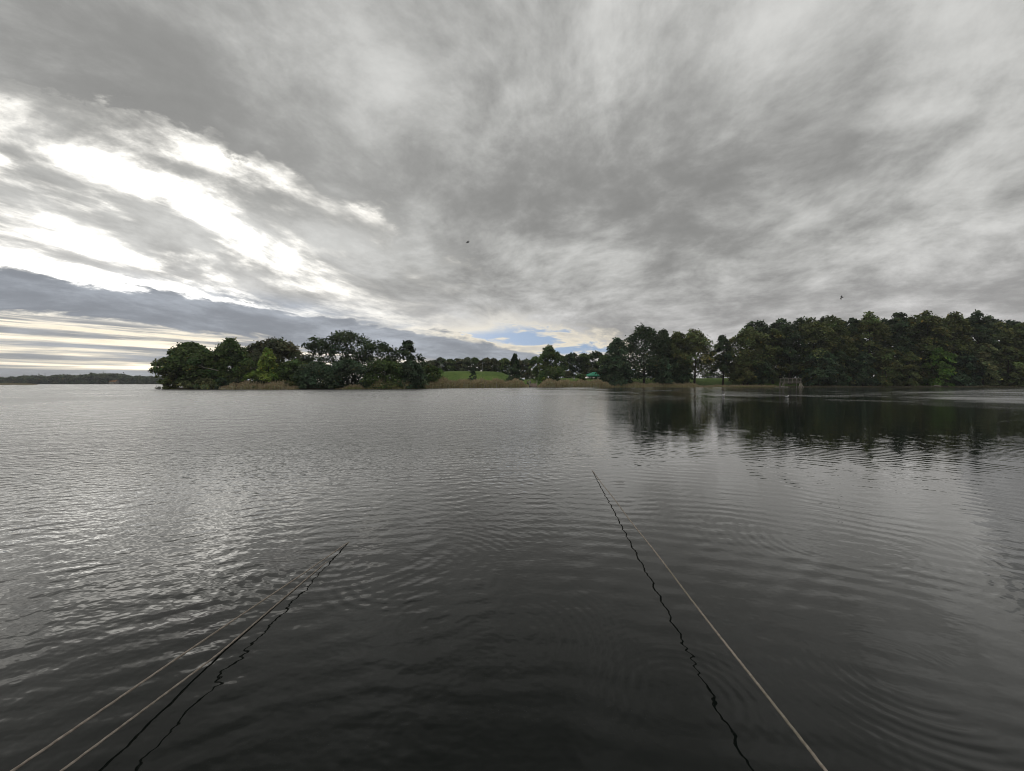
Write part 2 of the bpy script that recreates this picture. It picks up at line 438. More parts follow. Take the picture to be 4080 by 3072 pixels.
def crown_arrays(seed, H, base, rad, shape='alder', clumps=70, leaves=60, lsize=0.42, colour='green', flat=0.55, droop=0.35, hollow=0.35, lean=(0, 0), jitter=0.25):
    """Crown in tree space: leaf sprays gathered in clumps on the limbs. Returns verts, faces, tint, clump centres."""
    rng = np.random.default_rng(seed)
    ch = H - base
    # clump centres fill the profile, more of them towards the outside
    hh = rng.beta(1.15, 1.25, clumps)
    hh[:3] = rng.uniform(0.90, 0.98, 3); hh[3:3 + clumps // 7] = rng.uniform(0.70, 0.93, clumps // 7)
    az = rng.uniform(0, 2 * np.pi, clumps)
    lob = 1 + jitter * np.sin(az * 2 + seed) * np.cos(hh * 9 + seed * 1.7) + jitter * 0.6 * np.sin(az * 3 - hh * 7 + seed * 0.3)
    pr = profile(shape, hh)
    q = hollow + (1 - hollow) * np.sqrt(rng.uniform(0, 1, clumps))
    csz = rad * rng.uniform(0.24, 0.42, clumps) * (0.55 + 0.45 * pr)
    rr_ = np.maximum(rad * 1.08 * pr * lob * q - csz * 0.30, 0)
    cc = np.stack([rr_ * np.cos(az), rr_ * np.sin(az), base + hh * ch - csz * flat * 0.6 * (hh > 0.8)], 1)
    cc[:, 2] = np.maximum(cc[:, 2], base + csz * 0.2)
    lz = np.clip(cc[:, 2:3] / H, 0, 1)
    cc[:, :2] += np.array(lean)[None, :] * lz ** 1.5
    n = rng.poisson(leaves * (csz / csz.mean()) ** 1.5) + 8
    idx = np.repeat(np.arange(clumps), n); N = len(idx)
    d = rand_unit(rng, N) * (rng.uniform(0, 1, N) ** 0.42)[:, None]
    off = d * csz[idx][:, None]; off[:, 2] *= flat
    outx, outy = np.cos(az)[idx], np.sin(az)[idx]
    along = off[:, 0] * outx + off[:, 1] * outy
    off[:, 2] -= along * droop + np.abs(along) * 0.10
    P = cc[idx] + off
    # ragged shoots
    k = rng.uniform(0, 1, N) < 0.10
    P[k] += (rand_unit(rng, int(k.sum())) + np.array([0, 0, 0.5])) * rng.uniform(0.1, 0.5, (int(k.sum()), 1)) * csz[idx][k][:, None]
    P[:, 2] = np.maximum(P[:, 2], 0.10)
    nrm = rand_unit(rng, N) * 0.75 + np.stack([outx * 0.45, outy * 0.45, np.full(N, 0.75)], 1)
    nrm /= np.linalg.norm(nrm, axis=1)[:, None]
    V, Fc = leaf_quads(rng, P, nrm, lsize * rng.uniform(0.55, 1.25, N))
    base_c = np.array(GREENS[colour]) * 1.95
    ct = 1 + 0.28 * rng.normal(size=(clumps, 1))
    hue = rng.normal(size=(clumps, 1))
    tint = base_c[None, :] * np.clip(ct[idx], 0.45, 1.7) * np.clip(1 + 0.22 * rng.normal(size=(N, 1)), 0.5, 1.6)
    tint[:, 0] *= np.clip(1 + 0.10 * hue[idx][:, 0] + 0.06 * rng.normal(size=N), 0.6, 1.4)
    old = rng.uniform(0, 1, N) < 0.025
    tint[old] = tint[old] * np.array([2.0, 1.25, 0.8])
    return V, Fc, np.clip(tint, 0.004, 0.5), cc, csz

def trunk_arrays(seed, H, base, rtrunk, cc, lean=(0, 0), limbs=14, stems=1, bend=0.5):
    rng = np.random.default_rng(seed + 999)
    parts = []
    for k in range(stems):
        top = H * (0.86 if stems == 1 else rng.uniform(0.62, 0.85))
        t = np.linspace(0, 1, 8)
        ox, oy = (0, 0) if stems == 1 else rng.normal(size=2) * 0.55
        sx, sy = (rng.normal(size=2) * bend) if stems == 1 else np.array([ox, oy]) * H * 0.18
        x = ox + lean[0] * t ** 1.5 + sx * np.sin(t * np.pi * 0.9); y = oy + lean[1] * t ** 1.5 + sy * np.sin(t * np.pi * 0.9)
        z = t * top - 0.35
        rad_ = rtrunk * (1 if stems == 1 else 0.65) * np.array([1.5, 1.05, 0.92, 0.78, 0.62, 0.45, 0.28, 0.10])
        line = np.stack([x, y, z], 1)
        parts.append(tube_arrays(line, rad_, 7))
        order = rng.permutation(len(cc))[:limbs // stems]
        for i in order:
            c = cc[i]
            zt = max(0.12 * H, c[2] - np.hypot(c[0], c[1]) * rng.uniform(0.5, 1.0))
            tt = np.clip((zt + 0.35) / top, 0.05, 0.92)
            p0 = np.array([np.interp(tt, t, x), np.interp(tt, t, y), tt * top - 0.35])
            mid = (p0 + c) / 2 + np.array([0, 0, 0.10 * np.linalg.norm(c - p0)]) + rng.normal(size=3) * 0.12
            r0 = rtrunk * 0.42 * (1 - tt * 0.6)
            parts.append(tube_arrays([p0, mid, c], [r0, r0 * 0.6, r0 * 0.22], 5))
    return join_arrays(parts)

def tree(name, label, px, depth, top, width, shape='alder', colour='green', base=0.14, clumps=70, leaves=60, lsize=0.40, group=None, cat="tree",
         seed=1, hollow=0.35, flat=0.55, droop=0.35, lean_px=0, stems=1, rtrunk=None, bark=None, jitter=0.25, foot=None, limbs=14, bend=0.5):
    """px, top, width are read off the photograph, depth is the distance from the eye's plane; the tree stands on the ground there."""
    x = at_px(px, depth); z0 = gz(x, depth) if foot is None else foot
    H = z_px(top, depth) - z0
    rad = width / F * depth * (0.56 if px < 1760 else 0.5) * math.cos(math.atan((px - CXP) / F)) ** 0.6
    lean = (lean_px / F * depth, 0)
    V, Fc, tint, cc, csz = crown_arrays(seed, H, H * base, rad, shape, clumps, leaves, lsize, colour, flat, droop, hollow, lean, jitter)
    root = empty(name, (x, depth, z0))
    tag(root, label, cat, group)
    tv, tf = trunk_arrays(seed, H, H * base, rtrunk or max(0.07, 0.017 * H), cc, lean, limbs, stems, bend)
    mesh_obj("trunk", tv, tf, bark or M_BARK, root, True)
    mesh_obj("crown", V, Fc, M_LEAF, root, False, tint)
    return root
def shrub(name, label, px, depth, top, width, colour='willow', clumps=22, leaves=55, lsize=0.30, seed=1, group=None, foot=None, flat=0.8, shape='dome', droop=0.1):
    x = at_px(px, depth); z0 = gz(x, depth) if foot is None else foot
    z0 = max(z0, 0.02)
    H = z_px(top, depth) - z0
    rad = width / F * depth * 0.5 * math.cos(math.atan((px - CXP) / F)) ** 0.6
    V, Fc, tint, cc, csz = crown_arrays(seed, H, 0.02, rad, shape, clumps, leaves, lsize, colour, flat, droop, 0.2)
    root = empty(name, (x, depth, z0)); tag(root, label, "shrub", group)
    parts = []
    for c in cc[:9]:
        parts.append(tube_arrays([(c[0] * 0.15, c[1] * 0.15, -0.2), (c[0] * 0.6, c[1] * 0.6, c[2] * 0.6), c], [0.05, 0.035, 0.012], 4))
    tv, tf = join_arrays(parts)
    mesh_obj("stems", tv, tf, M_BARK, root, True)
    mesh_obj("foliage", V, Fc, M_LEAF, root, False, tint)
    return root

# ---------------------------------------------------------------- the wooded point on the left
GP = "trees on the wooded point"
tree("leaning_tree", "sparse tree leaning out over open water at the tip of the wooded point", 676, 99, 1424, 118, 'round', 'olive', 0.20, 60, 42, 0.30, GP, seed=4, hollow=0.25, lean_px=-16, jitter=0.15)
tree("broadleaf_tree", "big rounded olive-green tree, leftmost tall crown of the wooded point", 764, 103, 1360, 172, 'dome', 'green', 0.05, 150, 75, 0.36, GP, seed=12)
tree("broadleaf_tree", "dense green tree with a dead branch in front, left of the bright green pyramid tree", 822, 98, 1392, 130, 'dome', 'green', 0.03, 115, 70, 0.32, GP, seed=14)
tree("drooping_tree", "tall tree with drooping feathery sprays, between the rounded olive tree and the dark domed tree", 918, 101, 1350, 168, 'alder', 'green', 0.05, 145, 75, 0.33, GP, seed=21, droop=0.7)
tree("domed_tree", "dark bronze-green domed tree rising behind the bright green pyramid tree", 1096, 112, 1345, 192, 'dome', 'bronze', 0.10, 150, 75, 0.40, GP, seed=31)
tree("pyramid_tree", "bright yellow-green pyramid-shaped tree in front of the dark domed tree", 1068, 95.5, 1388, 130, 'cone', 'yellow', 0.04, 95, 70, 0.28, GP, seed=41, hollow=0.45, droop=0.5)
tree("small_tree", "small tree with a pale curved trunk beside the bright pyramid tree", 990, 95.5, 1430, 72, 'round', 'green', 0.38, 36, 45, 0.26, GP, seed=51, bark=M_PALEBARK, rtrunk=0.13, bend=0.9)
tree("broadleaf_tree", "low rounded tree just right of the bright yellow-green pyramid tree", 1172, 98, 1428, 118, 'dome', 'green', 0.03, 95, 65, 0.30, GP, seed=61)
tree("open_tree", "thin see-through tree at the left end of the tall airy group on the point", 1264, 104, 1342, 118, 'vase', 'deep', 0.25, 70, 34, 0.30, GP, seed=71, hollow=0.25, jitter=0.4, limbs=26)
tree("open_tree", "tallest airy tree on the wooded point with sky showing through its middle", 1384, 104, 1318, 160, 'vase', 'deep', 0.30, 95, 42, 0.32, GP, seed=81, hollow=0.55, jitter=0.3, limbs=34)
tree("open_tree", "airy flat-topped tree just right of the tallest tree on the point", 1510, 105, 1358, 138, 'vase', 'deep', 0.28, 80, 42, 0.32, GP, seed=91, hollow=0.45, jitter=0.35, limbs=28)
tree("spired_tree", "tree with three small spires at the right end of the tall airy group", 1626, 104, 1354, 96, 'alder', 'deep', 0.22, 75, 42, 0.30, GP, seed=101, hollow=0.3, jitter=0.35, limbs=24)
GB = "low leafy trees in front on the wooded point"
for i, (px, d, top, w, c, lab) in enumerate([
        (1262, 97, 1440, 150, 'bluish', "low dark leafy tree at the water below the thin see-through tree"),
        (1392, 96.5, 1436, 160, 'bluish', "low dark leafy tree hanging to the water below the tallest airy tree"),
        (1528, 99, 1434, 150, 'green', "low dark leafy tree below the airy flat-topped tree"),
        (1634, 102, 1436, 112, 'bluish', "low dark leafy tree below the three-spired tree")]):
    tree("low_leafy_tree", lab, px, d, top, w, 'dome', c, 0.01, 90, 75, 0.30, GB, seed=110 + i, droop=0.6)
tree("round_bush_tree", "smooth dark green bushy tree beside the grass bank, ending the wooded point", 1700, 112, 1444, 86, 'dome', 'green', 0.0, 70, 70, 0.32, GP, seed=121)
tree("round_bush_tree", "lower bushy tree sloping down to the grass bank, last on the wooded point", 1740, 118, 1464, 60, 'dome', 'fresh', 0.0, 50, 60, 0.32, GP, seed=122)
# the dead branch that shows pale against the dense green tree
bx, bd = at_px(822, 93.2), 93.2
bz = z_px(1467, bd)
tv, tf = join_arrays([tube_arrays([(bx + 1.7, bd + 1.5, bz - 0.55), (bx + 0.6, bd + 0.4, bz - 0.1), (bx - 0.4, bd, bz + 0.1), (bx - 1.5, bd - 0.2, bz + 0.75)], [0.09, 0.075, 0.05, 0.02], 6),
                      tube_arrays([(bx - 0.3, bd, bz + 0.08), (bx - 0.9, bd + 0.1, bz + 0.05), (bx - 1.6, bd + 0.1, bz + 0.12)], [0.04, 0.03, 0.012], 5),
                      tube_arrays([(bx - 0.8, bd, bz + 0.32), (bx - 1.1, bd - 0.2, bz + 0.9)], [0.03, 0.010], 5)])
tag(mesh_obj("dead_branch", tv, tf, M_PALEBARK, None, True), "pale bare dead branch sticking out of the dense green tree on the point", "branch")
GS = "shrubs along the water of the wooded point"
for i, (px, d, top, w, c, lab) in enumerate([
        (668, 96.5, 1512, 70, 'olive', "low olive shrub under the leaning tree at the tip of the point"),
        (742, 94.5, 1518, 84, 'willow', "greyish willow shrub at the water, second from the tip of the point"),
        (822, 93.0, 1506, 84, 'willow', "pale yellowish willow shrub at the water below the dead branch"),
        (884, 92.8, 1504, 60, 'bluish', "dark green shrub at the water left of the brown reeds"),
        (948, 93.2, 1512, 70, 'deep', "dark low shrub behind the brown reeds under the pale curved trunk"),
        (1040, 93.4, 1510, 90, 'deep', "dark low shrub behind the reeds under the bright pyramid tree"),
        (1224, 92.6, 1512, 80, 'bluish', "dark shrub at the water left of the first low leafy tree"),
        (1320, 93.6, 1512, 80, 'deep', "dark shrub at the water between the two low leafy trees"),
        (1460, 96.5, 1514, 70, 'deep', "dark shrub above the olive-tan reeds under the airy trees"),
        (1580, 99.0, 1512, 80, 'deep', "dark shrub above the olive-tan reeds under the three-spired tree"),
        (1150, 92.2, 1520, 60, 'olive', "small olive shrub at the right end of the first brown reeds")]):
    shrub("waterside_shrub", lab, px, d, top, w, c, 26, 55, 0.22, seed=140 + i, group=GS)

# ---------------------------------------------------------------- trees round the lawn in the middle
GM = "trees standing on the lawn"
tree("small_conifer", "small grey-green conifer standing alone in front of the grass bank", 1884, 131, 1463, 46, 'cone', 'bluish', 0.02, 42, 45, 0.26, GM, seed=151, hollow=0.5)
tree("conical_tree", "conical dark tree with a yellow tip between the grass bank and the landing steps", 2052, 142, 1407, 72, 'cone', 'deep', 0.05, 75, 55, 0.36, GM, seed=161, hollow=0.4, jitter=0.35)
tree("ragged_tree", "broad tree with a ragged open top standing right of the landing steps", 2186, 156, 1378, 132, 'alder', 'green', 0.06, 110, 65, 0.42, GM, seed=171, jitter=0.45, droop=0.5)
GR = "row of trees behind the grass bank"
ORD = ['first', 'second', 'third', 'fourth', 'fifth', 'sixth', 'seventh', 'eighth', 'ninth', 'tenth', 'eleventh', 'twelfth']
rng0 = random.Random(5)
back = [(1716, 1438, 60), (1758, 1425, 50), (1795, 1432, 50), (1826, 1428, 46), (1858, 1424, 52), (1890, 1424, 50), (1940, 1426, 56), (1966, 1428, 40), (2010, 1428, 60), (2064, 1432, 50), (2098, 1430, 46), (2136, 1421, 50)]
for i, (px, top, w) in enumerate(back):
    tree("park_tree", ORD[i] + " tree from the left in the dark airy row behind the green grass bank", px, 196 + rng0.uniform(-4, 8), top, w * 1.15, 'vase', ('bronze', 'far', 'green')[i % 3], 0.10, 70, 34, 0.50, GR, seed=200 + i, hollow=0.3, limbs=20)
GR2 = "row of trees behind the green canopy"
for i, (px, top, w) in enumerate([(2232, 1413, 56), (2278, 1404, 66), (2326, 1406, 58), (2374, 1399, 66), (2414, 1412, 56), (2460, 1410, 60)]):
    tree("park_tree", ORD[i] + " tree from the left in the airy row behind the green canopy and hedge", px, 198 + rng0.uniform(-4, 8), top, w * 1.15, 'vase', ('green', 'deep')[i % 2], 0.08, 85, 36, 0.50, GR2, seed=230 + i, hollow=0.3, limbs=22)
for i, (px, d, top, w, c, lab) in enumerate([
        (2262, 176, 1478, 66, 'bronze', "brownish rounded hedge bush left of the green canopy"),
        (2360, 190, 1464, 70, 'bronze', "tall reddish-brown bush behind the green canopy"),
        (2404, 186, 1476, 40, 'willow', "pale tan bush just behind the right end of the green canopy"),
        (2316, 160, 1488, 52, 'green', "dark green bush in front of the left end of the green canopy"),
        (2412, 158, 1486, 32, 'deep', "small dark round bush at the right end of the green canopy"),
        (2106, 185, 1474, 50, 'bronze', "brown-green bush behind the two people at the landing steps"),
        (2150, 186, 1480, 44, 'deep', "dark bush behind the lawn right of the landing steps"),
        (2540, 190, 1488, 90, 'deep', "dark hedge bush seen between the trunks of the separate group, at its left"),
        (2640, 192, 1486, 100, 'bronze', "brownish hedge bush seen between the trunks of the separate group"),
        (2740, 190, 1488, 100, 'deep', "dark hedge bush behind the right half of the separate group of trees"),
        (2836, 188, 1484, 90, 'deep', "dark bush at the back of the lawn gap before the long wood"),
        (2920, 186, 1486, 90, 'bronze', "brownish bush at the back of the lawn gap, beside the long wood"),
        (3020, 178, 1480, 110, 'deep', "dark bush under the boughs behind the first broad tree of the wood"),
        (3100, 182, 1488, 60, 'willow', "pale bush at the end of the grass glimpse left of the platform"),
        (3170, 172, 1480, 110, 'deep', "dark bush filling the shade behind the wooden platform"),
        (2166, 146.5, 1503, 16, 'yellow', "small bright yellow-green plant rising from the reeds beside the steps")]):
    shrub("lawn_bush", lab, px, d, top, w, c, 24, 50, 0.34, seed=250 + i, group="bushes on the lawn")

# ---------------------------------------------------------------- the tall wood on the right
GT = "tall trees of the shore wood"
wood = [
    (2456, 154, 1344, 100, 'alder', 'bluish', 0.02, 100, 0.35, "pointed leafy tree at the left edge of the tall shore trees, hanging to the reeds"),
    (2566, 157, 1295, 158, 'alder', 'deep', 0.12, 140, 0.35, "tallest tree of the separate group of three, with dense twin top"),
    (2644, 160, 1312, 92, 'alder', 'deep', 0.14, 90, 0.3, "narrow dark tree squeezed between the two broad trees of the separate group"),
    (2700, 158, 1318, 100, 'alder', 'olive', 0.14, 95, 0.35, "tree with a small pointed top left in the second broad crown of the separate group"),
    (2766, 157, 1311, 140, 'alder', 'olive', 0.20, 125, 0.35, "broad rounded olive tree at the right end of the separate group"),
    (2880, 156, 1336, 84, 'alder', 'deep', 0.24, 75, 0.3, "slim pointed tree standing between the separate group and the long wood"),
    (2978, 154, 1304, 132, 'dome', 'olive', 0.08, 120, 0.35, "first broad tree of the long wood, its low boughs over the lawn gap"),
    (3040, 158, 1300, 90, 'alder', 'deep', 0.10, 90, 0.3, "dark pointed tree behind the first broad tree of the long wood"),
    (3080, 157, 1304, 84, 'alder', 'olive', 0.12, 80, 0.3, "tree with layered open boughs above the wooden platform's left end"),
    (3146, 156, 1285, 106, 'alder', 'deep', 0.14, 105, 0.35, "tree with a double pointed top right above the wooden viewing platform"),
    (3236, 155, 1266, 128, 'dome', 'olive', 0.05, 130, 0.35, "round-shouldered olive tree just right of the wooden viewing platform"),
    (3318, 155, 1257, 128, 'dome', 'olive', 0.03, 130, 0.35, "broad tree above the small white notice in the long wood"),
    (3396, 158, 1259, 76, 'alder', 'deep', 0.05, 85, 0.2, "narrow tree with bright sky holes in the long wood"),
    (3466, 154, 1243, 122, 'dome', 'olive', 0.03, 125, 0.35, "tall tree right of the sky holes in the long wood"),
    (3574, 153, 1244, 112, 'dome', 'deep', 0.03, 120, 0.35, "tall dark tree left of the fallen pale log in the long wood"),
    (3636, 156, 1250, 90, 'alder', 'olive', 0.03, 95, 0.3, "narrow olive tree behind the boughs left of the fallen log"),
    (3698, 151, 1238, 124, 'dome', 'olive', 0.03, 130, 0.35, "highest tree of the long wood, above the fallen pale log"),
    (3796, 150, 1246, 122, 'dome', 'olive', 0.03, 130, 0.35, "tall olive tree second from the last high crown of the long wood"),
    (3888, 149, 1240, 114, 'dome', 'deep', 0.03, 125, 0.35, "last high crown of the long wood, with open twigs at the top"),
    (3982, 152, 1280, 130, 'dome', 'olive', 0.03, 125, 0.35, "lower broad tree near the end of the long wood at the picture edge"),
    (4074, 150, 1276, 130, 'dome', 'olive', 0.03, 120, 0.35, "tree cut by the picture edge at the end of the long wood")]
for i, (px, d, top, w, shp, c, base, n, hol, lab) in enumerate(wood):
    tree("shore_tree", lab, px, d, top, w * 1.30, shp, c, base, n, 62, 0.46, GT, seed=300 + i, hollow=hol, droop=0.5, jitter=0.30, limbs=18)
tree("shore_tree", "tree of the long wood standing just beyond the picture edge", 4200, 148, 1290, 150, 'dome', 'olive', 0.03, 100, 60, 0.5, GT, seed=330)
GU = "lower trees at the water's edge of the long wood"
for i, (px, d, top, w, c, lab) in enumerate([
        (2474, 150.5, 1425, 84, 'bluish', "low leafy tree standing in the reeds below the pointed tree"),
        (2640, 152, 1420, 90, 'bluish', "low leafy boughs under the middle of the separate group of three"),
        (2710, 153, 1425, 80, 'deep', "low dark leafy tree under the right half of the separate group"),
        (2962, 150, 1410, 90, 'olive', "low leafy tree at the left corner of the long wood"),
        (3030, 150.5, 1430, 90, 'deep', "low dark tree between the corner tree and the wooden platform"),
        (3262, 149.5, 1390, 120, 'bluish', "low leafy tree hanging to the water right of the platform"),
        (3350, 150, 1400, 100, 'deep', "low dark tree beside the small white notice"),
        (3440, 149, 1405, 96, 'bluish', "low dark bluish tree right of the small white notice"),
        (3530, 148, 1390, 110, 'olive', "low drooping olive tree halfway to the fallen log"),
        (3624, 147.5, 1400, 100, 'olive', "low drooping tree just left of the fallen pale log"),
        (3742, 147, 1385, 120, 'fresh', "low fresh green tree above the fallen pale log"),
        (3838, 145.5, 1400, 110, 'bluish', "low dark tree at the water right of the fallen log"),
        (3918, 144.5, 1365, 120, 'willow', "low tree with yellowish rounded top near the end of the wood"),
        (4020, 143.5, 1380, 120, 'olive', "low olive tree at the water by the picture edge")]):
    tree("waterside_tree", lab, px, d, top, w, 'dome', c, 0.0 if px > 3200 else 0.10, 85, 62, 0.42, GU, seed=340 + i, droop=0.6, limbs=10)
GK = "background trees inside the long wood"
for i, px in enumerate([3010, 3110, 3200, 3290, 3350, 3440, 3520, 3610, 3690, 3770, 3850, 3940, 4030]):
    tree("wood_tree", "dark tree filling the depth of the long wood behind its front row", px, 168 + (i % 3) * 3, 1276 - (i % 4) * 6, 150, 'dome', 'deep', 0.05, 90, 45, 0.62, GK, seed=370 + i, limbs=8)
# ---------------------------------------------------------------- reeds
def reed_bed(label, path, width, n, hmin, hmax, seed, tones, plume=(0.46, 0.36, 0.23), name="reed_bed"):
    """Stalks with bent leaves and plumes along a shoreline path of (x, y) points."""
    rng = np.random.default_rng(seed)
    P = np.array(path, float); seg = np.linalg.norm(np.diff(P, axis=0), axis=1); cum = np.concatenate([[0], np.cumsum(seg)])
    u = rng.uniform(0, cum[-1], n)
    x = np.interp(u, cum, P[:, 0]); y = np.interp(u, cum, P[:, 1])
    off = rng.uniform(0, 1, n)
    x = x + rng.normal(size=n) * 0.25; y = y + off * width + rng.normal(size=n) * 0.2
    z = np.maximum(ground_z(x, y), -0.15) - 0.05
    clump = 0.5 + 0.5 * np.sin(u * 0.55 + seed) * np.sin(u * 0.21 + 1.3 * seed)
    h = hmin + (hmax - hmin) * np.clip(0.25 + 0.5 * clump + 0.25 * rng.normal(size=n), 0, 1)
    h *= np.clip(np.minimum(u, cum[-1] - u) / 2.5, 0.35, 1) * (0.82 + 0.16 * np.sin(u * 0.9 + 2.1 * seed) + 0.10 * np.sin(u * 2.3 + seed) + 0.08 * rng.normal(size=n))
    az = rng.uniform(0, 2 * np.pi, n); lean = rng.uniform(0.03, 0.30, n) * h
    lx = np.cos(az) * lean + 0.10 * h; ly = np.sin(az) * lean
    face = rng.uniform(-0.9, 0.9, n)
    wx_, wy_ = np.cos(face), np.sin(face)
    w = rng.uniform(0.030, 0.060, n)
    B = np.stack([x, y, z], 1); Mi = np.stack([x + lx * 0.35, y + ly * 0.35, z + h * 0.6], 1); Tp = np.stack([x + lx, y + ly, z + h], 1)
    W = np.stack([wx_ * w, wy_ * w, np.zeros(n)], 1)
    V1 = np.stack([B - W, B + W, Mi + W * 0.9, Mi - W * 0.9], 1)
    V2 = np.stack([Mi - W * 0.9, Mi + W * 0.9, Tp + W * 0.3, Tp - W * 0.3], 1)
    # leaf blade that leaves the stalk halfway and droops
    a2 = rng.uniform(0, 2 * np.pi, n); L = h * rng.uniform(0.2, 0.38, n)
    D = np.stack([np.cos(a2) * L, np.sin(a2) * L, -0.05 * L + rng.uniform(-0.1, 0.5, n) * L], 1)
    nrm = np.stack([np.zeros(n), np.zeros(n), w * 1.3], 1)
    V3 = np.stack([Mi - nrm, Mi + D * 0.5 + nrm + np.array([0, 0, 0.1]), Mi + D, Mi + D * 0.5 - nrm], 1)
    # plume
    pl = rng.uniform(0, 1, n) < 0.55
    S = np.stack([wx_ * 0.085, wy_ * 0.085, np.zeros(n)], 1)
    dr = np.stack([lx * 0.25 + 0.12, ly * 0.25, np.full(n, -0.05)], 1)
    V4 = (np.stack([Tp - np.array([0, 0, 0.12]), Tp + S + np.array([0, 0, 0.12]), Tp + dr + np.array([0, 0, 0.30]), Tp - S * 0.6 + np.array([0, 0, 0.10])], 1))[pl]
    V = np.concatenate([V1, V2, V3, V4]).reshape(-1, 3); Fc = np.arange(len(V)).reshape(-1, 4)
    T_ = np.array(tones); T_ = np.minimum(T_ * 1.65, 0.62); pick = T_[rng.integers(0, len(T_), n)] * np.clip(1 + 0.25 * rng.normal(size=(n, 1)), 0.5, 1.6)
    tone2 = T_[rng.integers(0, len(T_), n)] * np.clip(1 + 0.25 * rng.normal(size=(n, 1)), 0.5, 1.6)
    tint = np.concatenate([pick, pick, tone2, np.array(plume) * np.clip(1 + 0.25 * rng.normal(size=(int(pl.sum()), 1)), 0.5, 1.6)])
    o = mesh_obj(name, V, Fc, M_REED, None, False, np.clip(tint, 0.01, 0.6))
    tag(o, label, "reeds", "reed beds along the shore", "stuff")
    return o
BROWN = [(0.38, 0.285, 0.175), (0.43, 0.340, 0.215), (0.30, 0.230, 0.140), (0.25, 0.240, 0.115)]
TAN = [(0.42, 0.340, 0.190), (0.36, 0.300, 0.155), (0.25, 0.240, 0.100), (0.31, 0.235, 0.130)]
GREENISH = [(0.22, 0.230, 0.085), (0.27, 0.260, 0.110), (0.33, 0.280, 0.150), (0.13, 0.155, 0.058)]
def along(p0, p1, dy=-0.9):
    pts = []
    for px in np.linspace(p0, p1, 16):
        # walk out along this picture column until the shore is met
        lo, hi = 60.0, 200.0
        ds = np.linspace(lo, hi, 1200); xs = (px - CXP) / F * ds
        sd = shore_dist(xs, ds); k = int(np.argmax(sd > 0))
        pts.append((xs[k], ds[k] + dy))
    return pts
reed_bed("tall rusty-brown reeds at the water below the bright pyramid tree", along(890, 1175), 2.2, 5200, 0.9, 2.1, 1, BROWN)
reed_bed("short yellowish reeds under the low dark trees of the wooded point", along(1345, 1470), 1.2, 1500, 0.5, 1.1, 2, GREENISH)
reed_bed("olive-tan reeds running from the low dark trees to the grass bank", along(1465, 1705), 3.0, 6500, 1.0, 2.3, 3, TAN + GREENISH)
reed_bed("long tan reed belt below the grass bank, up to the landing steps", along(1700, 2100), 3.5, 11500, 1.5, 2.7, 4, BROWN + TAN)
reed_bed("tall tan reed belt right of the landing steps", along(2147, 2440), 3.5, 10000, 1.6, 2.6, 5, TAN + BROWN[:2])
reed_bed("low pale sedge fringe below the separate group of three tall trees", along(2440, 2800), 2.2, 6000, 0.6, 1.7, 6, TAN)
reed_bed("short greenish sedge fringe at the lawn gap before the long wood", along(2795, 3110), 1.8, 3600, 0.3, 0.8, 7, GREENISH)
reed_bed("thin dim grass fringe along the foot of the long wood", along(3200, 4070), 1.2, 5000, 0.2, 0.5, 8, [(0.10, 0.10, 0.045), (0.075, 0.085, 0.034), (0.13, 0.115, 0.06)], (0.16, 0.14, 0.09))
reed_bed("low brownish reeds on the distant spit at the picture edge", [(-560, 332), (-500, 331.5), (-450, 333), (-405, 336.5)], 5.0, 6000, 0.7, 1.5, 9, BROWN)

# ---------------------------------------------------------------- small building helpers
def box_arrays(c, s, rz=0.0, taper=1.0):
    hx, hy, hz = s[0] / 2, s[1] / 2, s[2] / 2
    P = [(-hx, -hy, -hz), (hx, -hy, -hz), (hx, hy, -hz), (-hx, hy, -hz), (-hx * taper, -hy * taper, hz), (hx * taper, -hy * taper, hz), (hx * taper, hy * taper, hz), (-hx * taper, hy * taper, hz)]
    ca, sa = math.cos(rz), math.sin(rz)
    P = [(x * ca - y * sa + c[0], x * sa + y * ca + c[1], z + c[2]) for x, y, z in P]
    Fc = [(0, 3, 2, 1), (4, 5, 6, 7), (0, 1, 5, 4), (1, 2, 6, 5), (2, 3, 7, 6), (3, 0, 4, 7)]
    return P, Fc
def part_box(name, parent, c, s, mat, rz=0.0, taper=1.0, bevel=0.0):
    V, Fc = box_arrays((0, 0, 0), s, 0, taper)
    o = mesh_obj(name, V, Fc, mat, parent); o.location = c; o.rotation_euler = (0, 0, rz)
    if bevel:
        b = o.modifiers.new("bevel", 'BEVEL'); b.width = bevel; b.segments = 1
    return o
def bar(name, parent, a, b, r, mat, sides=8, r2=None):
    V, Fc = tube_arrays([a, ((np.array(a) + np.array(b)) / 2), b], [r, (r + (r2 or r)) / 2, r2 or r], sides)
    n = len(V); caps = [tuple(range(sides))[::-1], tuple(range(n - sides, n))]
    return mesh_obj(name, V, [tuple(f) for f in Fc] + caps, mat, parent)
M_WOOD = simple_mat("weathered_wood", (0.20, 0.18, 0.15), (0.33, 0.30, 0.25), 4.0, 0.85, 0.01, (0.3, 3, 3))
M_PALEWOOD = simple_mat("pale_wood", (0.36, 0.33, 0.27), (0.50, 0.46, 0.37), 4.0, 0.85, 0.01, (3, 3, 0.4))
M_RAMP = simple_mat("worn_reddish_boards", (0.32, 0.24, 0.20), (0.46, 0.37, 0.32), 3.0, 0.9, 0.01, (0.4, 3, 1))
M_DARKWOOD = simple_mat("dark_wet_wood", (0.030, 0.026, 0.022), (0.07, 0.06, 0.05), 3.0, 0.8)
M_GREENCLOTH = simple_mat("green_canopy_cloth", (0.015, 0.235, 0.130), (0.020, 0.300, 0.170), 0.8, 0.7)
M_WHITE = simple_mat("white_paint", (0.62, 0.63, 0.62), (0.78, 0.78, 0.76), 2.0, 0.6)
